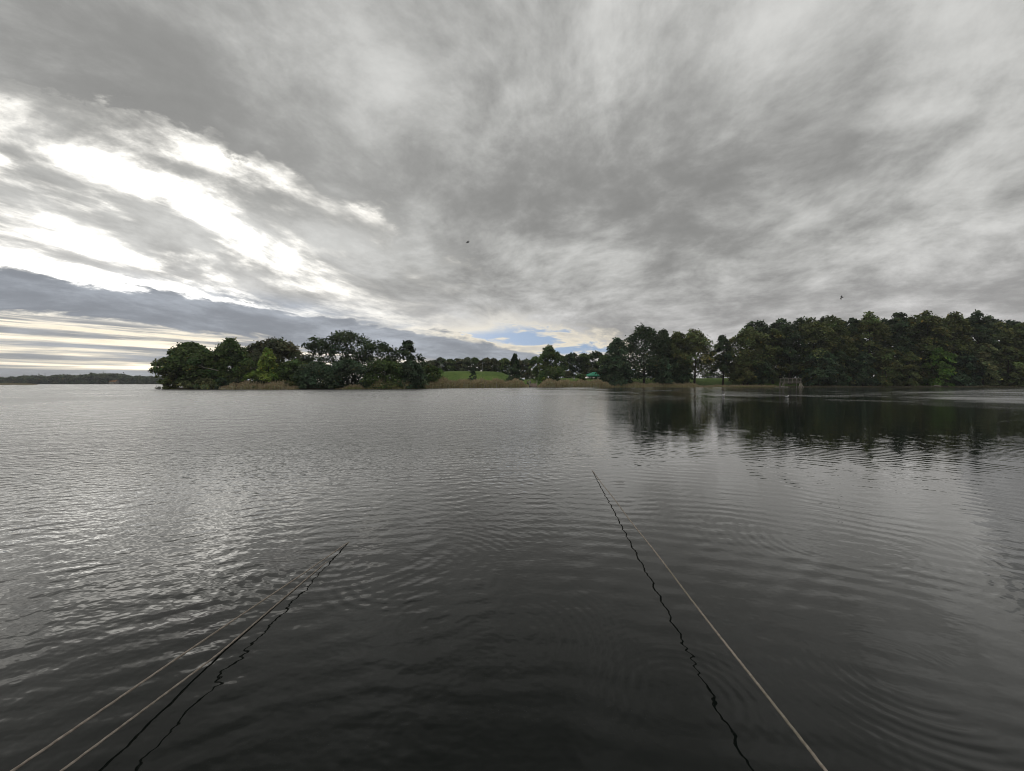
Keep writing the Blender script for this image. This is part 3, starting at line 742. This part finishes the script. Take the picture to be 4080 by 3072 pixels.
M_DARKMETAL = simple_mat("dark_metal", (0.04, 0.042, 0.045), (0.08, 0.08, 0.085), 2.0, 0.5)
M_GREYMETAL = simple_mat("grey_metal", (0.22, 0.23, 0.24), (0.34, 0.35, 0.36), 2.0, 0.5)

# ---------------------------------------------------------------- landing steps in the reeds
sd_ = 137.5
sx_ = at_px(2126, sd_)
st = empty("landing_steps", (sx_, sd_, 0)); tag(st, "wooden landing steps with two pale posts between the two tan reed belts", "steps")
for i in range(8):
    part_box("tread", st, (0, 0.25 + i * 0.34, 0.22 + i * 0.155), (2.2, 0.33, 0.06), M_RAMP)
    part_box("riser", st, (0, 0.125 + i * 0.34, 0.135 + i * 0.155), (2.16, 0.04, 0.148), M_RAMP)
for s_ in (-1, 1):
    V, Fc = box_arrays((0, 0, 0), (0.16, 3.25, 0.18))
    o = mesh_obj("stringer", V, Fc, M_WOOD, st); o.location = (s_ * 1.19, 1.44, 0.78); o.rotation_euler = (math.atan2(0.155, 0.34), 0, 0)
    bar("post", st, (s_ * 1.33, 2.6, 0.3), (s_ * 1.33, 2.6, 2.55), 0.10, M_PALEWOOD)
    bar("pile", st, (s_ * 1.19, 0.12, -1.2), (s_ * 1.19, 0.12, 0.55), 0.10, M_DARKWOOD)
part_box("top_beam", st, (-0.15, 3.05, 1.50), (2.95, 0.30, 0.14), M_PALEWOOD, bevel=0.02)
part_box("riser_board", st, (0, 0.10, 0.02), (2.5, 0.10, 0.36), M_DARKWOOD)
bk = empty("pale_box", (at_px(2104, 140.4), 140.4, gz(at_px(2104, 140.4), 140.4))); tag(bk, "small pale box on the ground left of the landing steps", "box")
zb = max(0.1, z_px(1524.5, 140.4) - bk.location.z)
part_box("base", bk, (0, 0, zb * 0.5), (0.34, 0.34, zb), M_DARKWOOD)
part_box("case", bk, (0, 0, zb + 0.19), (0.42, 0.40, 0.36), M_PALEWOOD, 0.15, bevel=0.03)

# ---------------------------------------------------------------- people by the steps
def skin_body(name, joints, bones, mat, parent, sub=2):
    """One continuous surface grown over a skeleton of joints (name: (x,y,z,r))."""
    keys = list(joints); me = bpy.data.meshes.new(name)
    me.from_pydata([joints[k][:3] for k in keys], [(keys.index(a), keys.index(b)) for a, b in bones], [])
    o = bpy.data.objects.new(name, me); COL.objects.link(o); o.parent = parent
    me.materials.append(mat)
    md = o.modifiers.new("skin", 'SKIN')
    sv = me.skin_vertices[0].data
    for i, k in enumerate(keys):
        r = joints[k][3]; sv[i].radius = (r, r) if not isinstance(r, tuple) else r
    sv[0].use_root = True
    sb = o.modifiers.new("subdivision", 'SUBSURF'); sb.levels = sub; sb.render_levels = sub
    return o
M_SKIN = simple_mat("skin", (0.38, 0.24, 0.17), (0.44, 0.29, 0.21), 3.0, 0.6)
def person(label, px, depth, rz, top_m, leg_m, hair_m, pose, scale=1.0):
    x = at_px(px, depth)
    r = empty("person", (x, depth, gz(x, depth)), rz); tag(r, label, "person", "people by the landing steps")
    r.scale = (scale,) * 3
    a = pose
    J = {'pelvis': (0, 0, .95, (.15, .11)), 'waist': (0, 0, 1.10, (.14, .10)), 'chest': (0, -.01, 1.32, (.17, .11)), 'neck': (0, 0, 1.50, .055), 'head': (0, -.03, 1.62, .09), 'crown': (0, -.02, 1.71, .075),
         'shl': (.18, 0, 1.42, .062), 'ell': (.24 + a * .04, -.03 - a * .10, 1.15, .045), 'wrl': (.22 - a * .04, -.12 - a * .22, .95 + a * .10, .033), 'hal': (.21 - a * .05, -.15 - a * .26, .88 + a * .12, .036),
         'shr': (-.18, 0, 1.42, .062), 'elr': (-.24, -.02, 1.15, .045), 'wrr': (-.23, -.10 - a * .10, .93, .033), 'har': (-.22, -.12 - a * .12, .86, .036),
         'hil': (.09, 0, .90, .095), 'knl': (.10, -.03, .50, .062), 'anl': (.10, .02, .09, .042), 'tol': (.11, -.16, .04, .035),
         'hir': (-.09, 0, .90, .095), 'knr': (-.11, -.02, .50, .062), 'anr': (-.12, .04, .09, .042), 'tor': (-.14, -.14, .04, .035)}
    Bn = [('pelvis', 'waist'), ('waist', 'chest'), ('chest', 'neck'), ('neck', 'head'), ('head', 'crown'), ('chest', 'shl'), ('shl', 'ell'), ('ell', 'wrl'), ('wrl', 'hal'), ('chest', 'shr'), ('shr', 'elr'), ('elr', 'wrr'), ('wrr', 'har'),
          ('pelvis', 'hil'), ('hil', 'knl'), ('knl', 'anl'), ('anl', 'tol'), ('pelvis', 'hir'), ('hir', 'knr'), ('knr', 'anr'), ('anr', 'tor')]
    skin_body("body", J, Bn, M_SKIN, r)
    def grow(keys, g): return {k: (*J[k][:3], tuple(q + g for q in J[k][3]) if isinstance(J[k][3], tuple) else J[k][3] + g) for k in keys}
    jk = grow(['waist', 'pelvis', 'chest', 'shl', 'ell', 'wrl', 'shr', 'elr', 'wrr'], .022); jk['nk'] = (0, 0, 1.46, .085)
    skin_body("jacket", jk, [('waist', 'pelvis'), ('waist', 'chest'), ('chest', 'nk'), ('chest', 'shl'), ('shl', 'ell'), ('ell', 'wrl'), ('chest', 'shr'), ('shr', 'elr'), ('elr', 'wrr')], top_m, r)
    tj = grow(['pelvis', 'hil', 'knl', 'anl', 'hir', 'knr', 'anr'], .016)
    skin_body("trousers", tj, [('pelvis', 'hil'), ('hil', 'knl'), ('knl', 'anl'), ('pelvis', 'hir'), ('hir', 'knr'), ('knr', 'anr')], leg_m, r)
    hj = {'a': (0, .01, 1.70, .092), 'b': (0, .05, 1.62, .075)}
    skin_body("hair", hj, [('a', 'b')], hair_m, r)
    return r
M_NAVY = simple_mat("navy_cloth", (0.018, 0.022, 0.045), (0.035, 0.040, 0.070), 4.0, 0.9)
M_GREYCLOTH = simple_mat("pale_grey_cloth", (0.28, 0.32, 0.35), (0.40, 0.44, 0.46), 4.0, 0.9)
M_BLACKCLOTH = simple_mat("black_cloth", (0.012, 0.013, 0.015), (0.025, 0.026, 0.03), 4.0, 0.9)
M_HAIR = simple_mat("dark_hair", (0.02, 0.015, 0.012), (0.05, 0.038, 0.028), 6.0, 0.7)
M_GREYHAIR = simple_mat("grey_hair", (0.30, 0.30, 0.30), (0.42, 0.42, 0.42), 6.0, 0.7)
PD = 146.0
person("person in dark navy clothes standing left of the landing steps", 2102, PD, 0.3, M_NAVY, M_NAVY, M_HAIR, 0.2, 1.0)
person("person in pale grey top and black trousers by the landing steps", 2113, PD - 1.0, -0.4, M_GREYCLOTH, M_BLACKCLOTH, M_GREYHAIR, 0.8, 1.06)

# ---------------------------------------------------------------- green canopy on the lawn
cd_ = 172.0
cx_ = at_px(2367, cd_); cz = gz(cx_, cd_)
cn = empty("green_canopy", (cx_, cd_, cz), 0.25); tag(cn, "low green pyramid canopy on posts standing on the lawn", "canopy")
eave = z_px(1497, cd_) - cz; apex = z_px(1482.5, cd_) - cz
eave = max(eave, 0.9)
hw = 3.7
V = [(-hw, -hw, eave), (hw, -hw, eave), (hw, hw, eave), (-hw, hw, eave), (-0.5, 0, apex), (0.5, 0, apex)]
V += [(x, y, z - 0.07) for x, y, z in V]
Fc = [(0, 1, 5, 4), (1, 2, 5), (2, 3, 4, 5), (3, 0, 4), (7, 6, 10, 11), (8, 7, 11), (9, 8, 11, 10), (6, 9, 10), (0, 6, 7, 1), (1, 7, 8, 2), (2, 8, 9, 3), (3, 9, 6, 0)]
rf = mesh_obj("roof", V, Fc, M_GREENCLOTH, cn)
for (a, b) in (((-hw, -hw), (hw, -hw)), ((hw, -hw), (hw, hw)), ((hw, hw), (-hw, hw)), ((-hw, hw), (-hw, -hw))):
    n = 8; vs2, fs2 = [], []
    for k in range(n + 1):
        t = k / n; x, y = a[0] + (b[0] - a[0]) * t, a[1] + (b[1] - a[1]) * t
        vs2 += [(x * 1.004, y * 1.004, eave - 0.02), (x * 1.012, y * 1.012, eave - 0.30 - 0.07 * (k % 2))]
        if k: fs2.append((2 * k - 2, 2 * k, 2 * k + 1, 2 * k - 1))
    mesh_obj("valance", vs2, fs2, M_GREENCLOTH, rf)
for sx in (-1, 1):
    for sy in (-1, 1):
        bar("post", cn, (sx * (hw - .2), sy * (hw - .2), -0.3), (sx * (hw - .2), sy * (hw - .2), eave + 0.02), 0.06, M_WHITE)

# ---------------------------------------------------------------- notice boards
def notice(label, px, depth, ytop, ybot, wpx, roof):
    x = at_px(px, depth); z0 = gz(x, depth)
    w = wpx / F * depth; zt = z_px(ytop, depth) - z0; zb2 = z_px(ybot, depth) - z0
    r = empty("notice_board", (x, depth, z0)); tag(r, label, "sign")
    for s_ in ((-1, 1) if w > 0.6 else (0,)):
        bar("post", r, (s_ * w * 0.36, 0.05, -0.3), (s_ * w * 0.36, 0.05, zt - 0.02), 0.04, M_DARKWOOD)
    part_box("board", r, (0, -0.03, (zt + zb2) / 2), (w, 0.06, zt - zb2), M_WHITE)
    if roof:
        part_box("cap", r, (0, -0.02, zt + 0.09), (w * 1.18, 0.36, 0.16), M_DARKWOOD, taper=0.7)
    return r
notice("small white notice board with a dark cap on the lawn above the reeds", 2288, 156, 1504.5, 1511, 6.5, True)
notice("small white notice on a post at the foot of the long wood", 3331, 147.2, 1512, 1522, 6.0, False)

# ---------------------------------------------------------------- light pole on the bank
ld = 176.0; lx_ = at_px(1922, ld); lz = gz(lx_, ld)
lp = empty("light_pole", (lx_, ld, lz)); tag(lp, "thin grey light pole standing on top of the grass bank", "pole")
ph = z_px(1444, ld) - lz
bar("mast", lp, (0, 0, -0.3), (0, 0, ph), 0.085, M_GREYMETAL, 8, 0.055)
bar("arm", lp, (0, 0, ph - 0.05), (0.75, -0.1, ph + 0.05), 0.035, M_GREYMETAL)
part_box("lamp_head", lp, (0.95, -0.12, ph + 0.04), (0.55, 0.22, 0.10), M_GREYMETAL, 0.0, 0.7)

# ---------------------------------------------------------------- viewing platform
vd = 143.0
vx = at_px(3156, vd)
vp = empty("viewing_platform", (vx, vd, 0)); tag(vp, "weathered wooden viewing platform with railing on splayed legs at the long wood", "platform")
dz_ = z_px(1525, vd); rz_ = z_px(1507.5, vd)
L_ = 6.3
for i in range(12):
    part_box("deck_plank", vp, (-L_ / 2 + 0.25 + i * (L_ - 0.5) / 11, 1.0, dz_ + 0.03), (0.48, 2.3, 0.055), M_WOOD)
part_box("edge_beam", vp, (0.05, -0.20, dz_ - 0.10), (L_ + 0.7, 0.16, 0.20), M_WOOD, bevel=0.02)
part_box("edge_beam", vp, (0.05, 2.10, dz_ - 0.10), (L_ + 0.4, 0.16, 0.20), M_WOOD, bevel=0.02)
for yy in (-0.12, 2.05):
    for k, xx in enumerate((-2.95, 0.05, 1.65, 3.05)):
        wd = 0.24 if k == 3 else 0.16
        part_box("railing_post", vp, (xx, yy, dz_ + 0.06 + (rz_ - dz_) / 2), (wd, 0.14, rz_ - dz_), M_WOOD)
    for zz in (0.22, 0.62, 1.0):
        part_box("rail", vp, (0.05, yy - 0.11, dz_ + 0.10 + (rz_ - dz_ - 0.16) * zz), (6.25, 0.06, 0.11), M_WOOD)
def legs(cx, offs, mat):
    for (bx_, tx, yy) in offs:
        bar("leg", vp, (cx + tx, yy, dz_ - 0.05), (cx + bx_, yy - 0.15, -0.6), 0.12, mat, 8, 0.13)
legs(-3.05, ((-1.15, -0.15, -0.05), (-0.05, 0.0, -0.10), (0.42, 0.2, 0.3), (0.1, 0.1, 1.9), (-0.5, -0.1, 1.9)), M_WOOD)
legs(2.95, ((-0.75, -0.2, -0.05), (0.05, 0.0, -0.10), (0.55, 0.1, 0.0), (1.30, 0.2, -0.05), (0.0, 0.0, 1.9)), M_PALEWOOD)

# ---------------------------------------------------------------- driftwood
def log(name, label, px, depth, py, length, rad, rz, mat, forks=1):
    x = at_px(px, depth); z = max(0.06, z_px(py, depth))
    rng = random.Random(px)
    r = empty(name, (x, depth, z), rz); tag(r, label, "log")
    pts = [(-length / 2 + length * t, 0.12 * math.sin(t * 4), 0.10 * math.sin(t * 3 + 1)) for t in np.linspace(0, 1, 7)]
    V, Fc = tube_arrays(pts, [rad, rad * 1.05, rad * .95, rad * .85, rad * .7, rad * .5, rad * .2], 8)
    mesh_obj("stem", V, Fc, mat, r, True)
    for k in range(forks):
        b = pts[3 + k]; V, Fc = tube_arrays([b, (b[0] + .4, b[1] - .2, b[2] + .25), (b[0] + .9, b[1] - .4, b[2] + .35)], [rad * .45, rad * .3, rad * .08], 6)
        mesh_obj("side_branch", V, Fc, mat, r, True)
log("fallen_log", "pale fallen log lying at the water's edge under the long wood", 3736, 139.8, 1538.0, 2.0, 0.17, -0.3, M_PALEBARK)
log("driftwood_log", "flat pale driftwood log at the water below the platform's left legs", 3128, 139.0, 1543.4, 3.2, 0.16, 0.05, M_PALEBARK, 2)

# ---------------------------------------------------------------- gulls on the lake and in the air
M_GULL = simple_mat("white_feathers", (0.74, 0.74, 0.73), (0.82, 0.82, 0.81), 5.0, 0.8)
M_GREYWING = simple_mat("grey_feathers", (0.26, 0.27, 0.29), (0.36, 0.37, 0.39), 5.0, 0.8)
M_BEAK = simple_mat("orange_beak", (0.45, 0.18, 0.04), (0.50, 0.22, 0.05), 5.0, 0.5)
def swimming_gull(label, px, py, rz, sc_):
    d = EYE * F / (py - HYP); x = at_px(px, d)
    r = empty("swimming_gull", (x, d, 0), rz); tag(r, label, "gull", "gulls swimming on the lake"); r.scale = (sc_,) * 3
    J = {'belly': (0, 0, .045, (.075, .06)), 'tail': (-.15, 0, .075, (.035, .022)), 'tip': (-.22, 0, .085, (.022, .008)), 'breast': (.10, 0, .065, (.06, .055)), 'neck': (.14, 0, .13, .032), 'head': (.155, 0, .185, .034), 'brow': (.19, 0, .18, .02)}
    skin_body("body", J, [('belly', 'tail'), ('tail', 'tip'), ('belly', 'breast'), ('breast', 'neck'), ('neck', 'head'), ('head', 'brow')], M_GULL, r)
    for s_ in (-1, 1):
        W = {'a': (.07, s_ * .055, .085, (.03, .02)), 'b': (-.05, s_ * .062, .095, (.035, .02)), 'c': (-.20, s_ * .03, .10, (.014, .008))}
        skin_body("folded_wing", W, [('a', 'b'), ('b', 'c')], M_GREYWING if s_ * math.cos(rz) > 0 else M_GULL, r, 1)
    bar("beak", r, (.20, 0, .178), (.245, 0, .168), .010, M_BEAK, 6, .002)
swimming_gull("small white gull sitting on the water near the lawn gap's reflection", 2882, 1575, 0.25, 1.0)
swimming_gull("white gull with raised head swimming in front of the wooden platform", 3135, 1583, 0.15, 1.15)
M_DARKBIRD = simple_mat("dusky_feathers", (0.14, 0.14, 0.145), (0.22, 0.215, 0.215), 5.0, 0.8)
def flying_bird(label, px, py, d, rz, roll, span):
    r = empty("flying_bird", (at_px(px, d), d, z_px(py, d)), rz); tag(r, label, "bird", "birds in flight")
    r.rotation_euler = (roll, 0.1, rz)
    J = {'mid': (0, 0, 0, .04), 'back': (-.12, 0, .01, .022), 'tail': (-.20, 0, .01, (.035, .006)), 'neck': (.10, 0, .01, .03), 'head': (.15, 0, .02, .024), 'bill': (.19, 0, .015, .006)}
    skin_body("body", J, [('mid', 'back'), ('back', 'tail'), ('mid', 'neck'), ('neck', 'head'), ('head', 'bill')], M_DARKBIRD, r)
    for s_ in (-1, 1):
        w = span / 2
        top = [(.07, .02), (.11, .40), (.03, 1.0)]; bot = [(-.08, .02), (-.05, .42), (.0, 1.0)]
        V = []; up = [0.0, .10, .04]
        for (tp, bt, u_) in zip(top, bot, up):
            V += [(tp[0], s_ * tp[1] * w, .02 + u_), (bt[0], s_ * bt[1] * w, .012 + u_), (tp[0] * .9, s_ * tp[1] * w, .008 + u_), (bt[0], s_ * bt[1] * w, .004 + u_)]
        Fc = []
        for k in range(2):
            i = 4 * k; Fc += [(i, i + 1, i + 5, i + 4), (i + 2, i + 6, i + 7, i + 3), (i, i + 4, i + 6, i + 2), (i + 1, i + 3, i + 7, i + 5)]
        Fc += [(0, 2, 3, 1), (8, 9, 11, 10)]
        mesh_obj("wing", V, Fc, M_DARKBIRD, r)
flying_bird("small dusky bird flying high against the middle of the grey clouds", 1866, 967, 36, 2.4, -0.7, 0.46)
flying_bird("dark bird flying low with wings upright above the long wood", 3354, 1186, 40, 1.75, -1.25, 0.52)

# ---------------------------------------------------------------- mooring ropes
def rope_mat():
    m, nt, p = new_mat("rope_fibre")
    tcn = nt.nodes.new('ShaderNodeTexCoord'); x, y, z = xyz(tcn.outputs['Object'])
    n = noise(vec(x, y, z), 60.0, 3.0, 0.6)
    n2 = noise(vec(x, y, z), 2.0, 2.0, 0.6)
    c = mixc(smooth(n, 0.3, 0.7), (0.21, 0.175, 0.145), (0.35, 0.305, 0.26))
    nt.links.new(mixc(smooth(n2, 0.45, 0.75) * 0.6, c, (0.16, 0.15, 0.11)), p.inputs['Base Color'])
    p.inputs['Roughness'].default_value = 0.9
    return m
M_ROPE = rope_mat()
def rope(label, pts, rad, strands=3, pitch=0.075):
    """Laid rope: a lobed section that twists along the line."""
    P = np.array(pts, float); seg = np.linalg.norm(np.diff(P, axis=0), axis=1); cum = np.concatenate([[0], np.cumsum(seg)])
    n = int(cum[-1] / (pitch / 5)); u = np.linspace(0, cum[-1], n)
    L = np.stack([np.interp(u, cum, P[:, k]) for k in range(3)], 1)
    ker = np.hanning(25); ker /= ker.sum()
    for k in range(3):
        pad = np.pad(L[:, k], 12, mode='reflect', reflect_type='odd'); L[:, k] = np.convolve(pad, ker, 'valid')
    tang = np.gradient(L, axis=0); tang /= np.linalg.norm(tang, axis=1)[:, None]
    a = np.cross(tang, [0, 0, 1.0]); a /= np.linalg.norm(a, axis=1)[:, None]; b = np.cross(tang, a)
    sides = 9; ang = np.arange(sides) * 2 * np.pi / sides
    rr2 = rad * (1 + 0.16 * np.cos(strands * (ang[None, :] - (u * 2 * np.pi / pitch / strands)[:, None])))
    V = (L[:, None, :] + rr2[:, :, None] * (np.cos(ang)[None, :, None] * a[:, None, :] + np.sin(ang)[None, :, None] * b[:, None, :])).reshape(-1, 3)
    i = np.arange(n - 1)[:, None] * sides; j = np.arange(sides)[None, :]
    A, B = i + j, i + (j + 1) % sides
    Fc = np.stack([A, B, B + sides, A + sides], -1).reshape(-1, 4)
    o = mesh_obj("mooring_rope", V, Fc, M_ROPE, None, True)
    tag(o, label, "rope", "mooring ropes running out over the water")
    return o
h_ = EYE
def rope_line(x0, y0, dx_, dz_, tmax, under=0.8):
    pts = [(x0 - under * dx_ * h_ * 0.6, y0 + under * h_ * 0.6, -0.22)]
    pts = [(x0 * h_ - dx_ * under, y0 * h_ + under, -0.30), (x0 * h_, y0 * h_, 0.0)]
    for t in np.linspace(0.1, tmax, 24): pts.append(((x0 + dx_ * t) * h_ + 0.004 * math.sin(t * 5.3 + x0), (y0 - t) * h_, dz_ * t * h_ - 0.05 * (t / tmax) * (1 - t / tmax)))
    return pts
rope("single rope running from the lower edge on the right into the lake", rope_line(0.92, 4.60, -0.063, 0.0427, 6.0), 0.0052)
rope("upper one of the two ropes at the lower left corner", rope_line(-1.025, 2.515, -0.048, 0.0934, 4.4), 0.0046)
pts2 = [(-1.0 * h_, 3.0 * h_, -0.25), (-1.025 * h_ + 0.02, 2.50 * h_, -0.03), (-1.040 * h_, 2.2 * h_, 0.000), (-1.062 * h_, 1.80 * h_, 0.003)]
for t in np.linspace(0.0, 3.4, 10): pts2.append(((-1.079 - 0.056 * t) * h_, (1.457 - t) * h_, 0.006 + 0.0902 * t * h_))
rope("lower one of the two ropes at the lower left, touching the water halfway", pts2, 0.0046)

# ---------------------------------------------------------------- the far shore
rngf = random.Random(11)
variants = []
for k in range(5):
    V, Fc, tint, cc, csz = crown_arrays(700 + k, 10.0, 0.6, 7.0, 'dome', 46, 24, 0.95, 'far', 0.7, 0.2, 0.3)
    me_o = mesh_obj("crown", V, Fc, M_LEAF, None, False, tint)
    tv, tf = trunk_arrays(700 + k, 10.0, 1.0, 0.22, cc, (0, 0), 5)
    tr_o = mesh_obj("trunk", tv, tf, M_BARK, None, True)
    variants.append((me_o.data, tr_o.data)); bpy.data.objects.remove(me_o); bpy.data.objects.remove(tr_o)
tops = [(-80, 1505), (0, 1503), (130, 1498), (250, 1495), (350, 1493), (430, 1484), (475, 1486), (520, 1499), (600, 1500), (660, 1498), (760, 1500)]
px = -90.0; k = 0
while px < 700:
    d = 584 + rngf.uniform(0, 26); top = np.interp(px, [a for a, b in tops], [b for a, b in tops]) + rngf.uniform(-3, 5)
    x = at_px(px, d); z0 = gz(x, d); H = z_px(top, d) - z0
    r = empty("distant_tree", (x, d, z0), rngf.uniform(0, 6.28))
    tag(r, "distant hazy tree in the line of trees along the far shore", "tree", "trees along the far shore")
    sc2 = H / 10.0; r.scale = (sc2 * rngf.uniform(0.85, 1.25),) * 2 + (sc2,)
    cm, tm = variants[k % 5]
    for nm, me in (("trunk", tm), ("crown", cm)):
        o = bpy.data.objects.new(nm, me); COL.objects.link(o); o.parent = r
    k += 1; px += rngf.uniform(12, 21)
# house among the far trees
M_PLASTER = simple_mat("cream_plaster", (0.36, 0.34, 0.29), (0.45, 0.42, 0.37), 0.5, 0.9)
M_ROOFTILE = simple_mat("orange_roof_tiles", (0.30, 0.15, 0.07), (0.42, 0.23, 0.11), 1.5, 0.9)
M_GLASS = simple_mat("dark_window_glass", (0.02, 0.025, 0.03), (0.04, 0.045, 0.05), 1.0, 0.15)
hd = 590.0; hx_ = at_px(455, hd); hz_ = gz(hx_, hd)
hs = empty("shore_house", (hx_, hd, hz_), 0.12); tag(hs, "pale house with an orange roof among the far shore trees", "house")
V = [(-4.5, -3.5, 0), (4.5, -3.5, 0), (4.5, 3.5, 0), (-4.5, 3.5, 0), (-4.5, -3.5, 3.3), (4.5, -3.5, 3.3), (4.5, 3.5, 3.3), (-4.5, 3.5, 3.3), (-4.5, 0, 5.7), (4.5, 0, 5.7)]
mesh_obj("wall", V, [(0, 1, 5, 4), (2, 3, 7, 6), (1, 2, 6, 9, 5), (3, 0, 4, 8, 7)], M_PLASTER, hs)
V = [(-4.9, -4.0, 3.05), (4.9, -4.0, 3.05), (4.9, 0, 5.95), (-4.9, 0, 5.95), (4.9, 4.0, 3.05), (-4.9, 4.0, 3.05)]
V += [(a, b, c + 0.2) for a, b, c in V]
rfo = mesh_obj("roof", V, [(0, 1, 2, 3), (3, 2, 4, 5), (7, 6, 9, 8), (8, 9, 11, 10), (0, 6, 7, 1), (4, 10, 11, 5), (1, 7, 8, 2), (2, 8, 10, 4), (3, 9, 6, 0), (5, 11, 9, 3)], M_ROOFTILE, hs)
part_box("chimney", rfo, (2.2, 0.6, 6.1), (0.7, 0.7, 1.4), M_ROOFTILE)
for wxx in (-2.9, -0.6, 1.7):
    w_ = part_box("window", hs, (wxx, -3.52, 1.75), (1.15, 0.10, 1.3), M_WHITE)
    part_box("pane", w_, (0, -0.04, 0), (0.95, 0.08, 1.1), M_GLASS)
part_box("door", hs, (3.5, -3.53, 1.05), (0.95, 0.08, 2.1), M_DARKWOOD)
# church tower and mast above the far trees
M_BRICKFAR = simple_mat("brown_brick", (0.16, 0.10, 0.08), (0.23, 0.15, 0.12), 0.8, 0.9)
td = 640.0; tx_ = at_px(365, td); tz_ = gz(tx_, td)
tw = empty("church_tower", (tx_, td, tz_), 0.2); tag(tw, "small brown tower with a cap rising above the far shore trees", "tower")
th = z_px(1491, td) - tz_
part_box("shaft", tw, (0, 0, th / 2), (3.6, 3.6, th), M_BRICKFAR)
part_box("lantern", tw, (0, 0, th + 0.8), (2.0, 2.0, 1.6), M_BRICKFAR)
part_box("spire", tw, (0, 0, th + 2.3), (2.4, 2.4, 1.4), M_DARKMETAL, 0, 0.15)
part_box("skirt_roof", tw, (0, 0, th + 0.25), (4.0, 4.0, 0.5), M_DARKMETAL, 0, 0.6)
md_ = 640.0; mx_ = at_px(180, md_); mz_ = gz(mx_, md_)
ms = empty("power_mast", (mx_, md_, mz_)); tag(ms, "thin grey mast with crossarms standing above the far shore trees", "mast")
mh = z_px(1486, md_) - mz_
bar("mast", ms, (0, 0, -0.3), (0, 0, mh), 0.30, M_GREYMETAL, 8, 0.16)
for zz in (mh - 0.6, mh - 2.0): bar("crossarm", ms, (-1.4, 0, zz), (1.4, 0, zz), 0.12, M_GREYMETAL)
# ---------------------------------------------------------------- air
m_haze = bpy.data.materials.new("hazy_air"); m_haze.use_nodes = True
nt = m_haze.node_tree
for n in list(nt.nodes): nt.nodes.remove(n)
o_ = nt.nodes.new('ShaderNodeOutputMaterial'); pv = nt.nodes.new('ShaderNodeVolumePrincipled')
pv.inputs['Color'].default_value = (0.86, 0.89, 0.95, 1)
pv.inputs['Density'].default_value = 0.0002
pv.inputs['Anisotropy'].default_value = 0.2
nt.links.new(pv.outputs[0], o_.inputs['Volume'])
V, Fc = box_arrays((0, 0, 18.0), (2640, 2640, 44.0))
hz = mesh_obj("haze", V, Fc, m_haze); tag(hz, "thin pale haze in the air over the lake", None, None, "stuff")
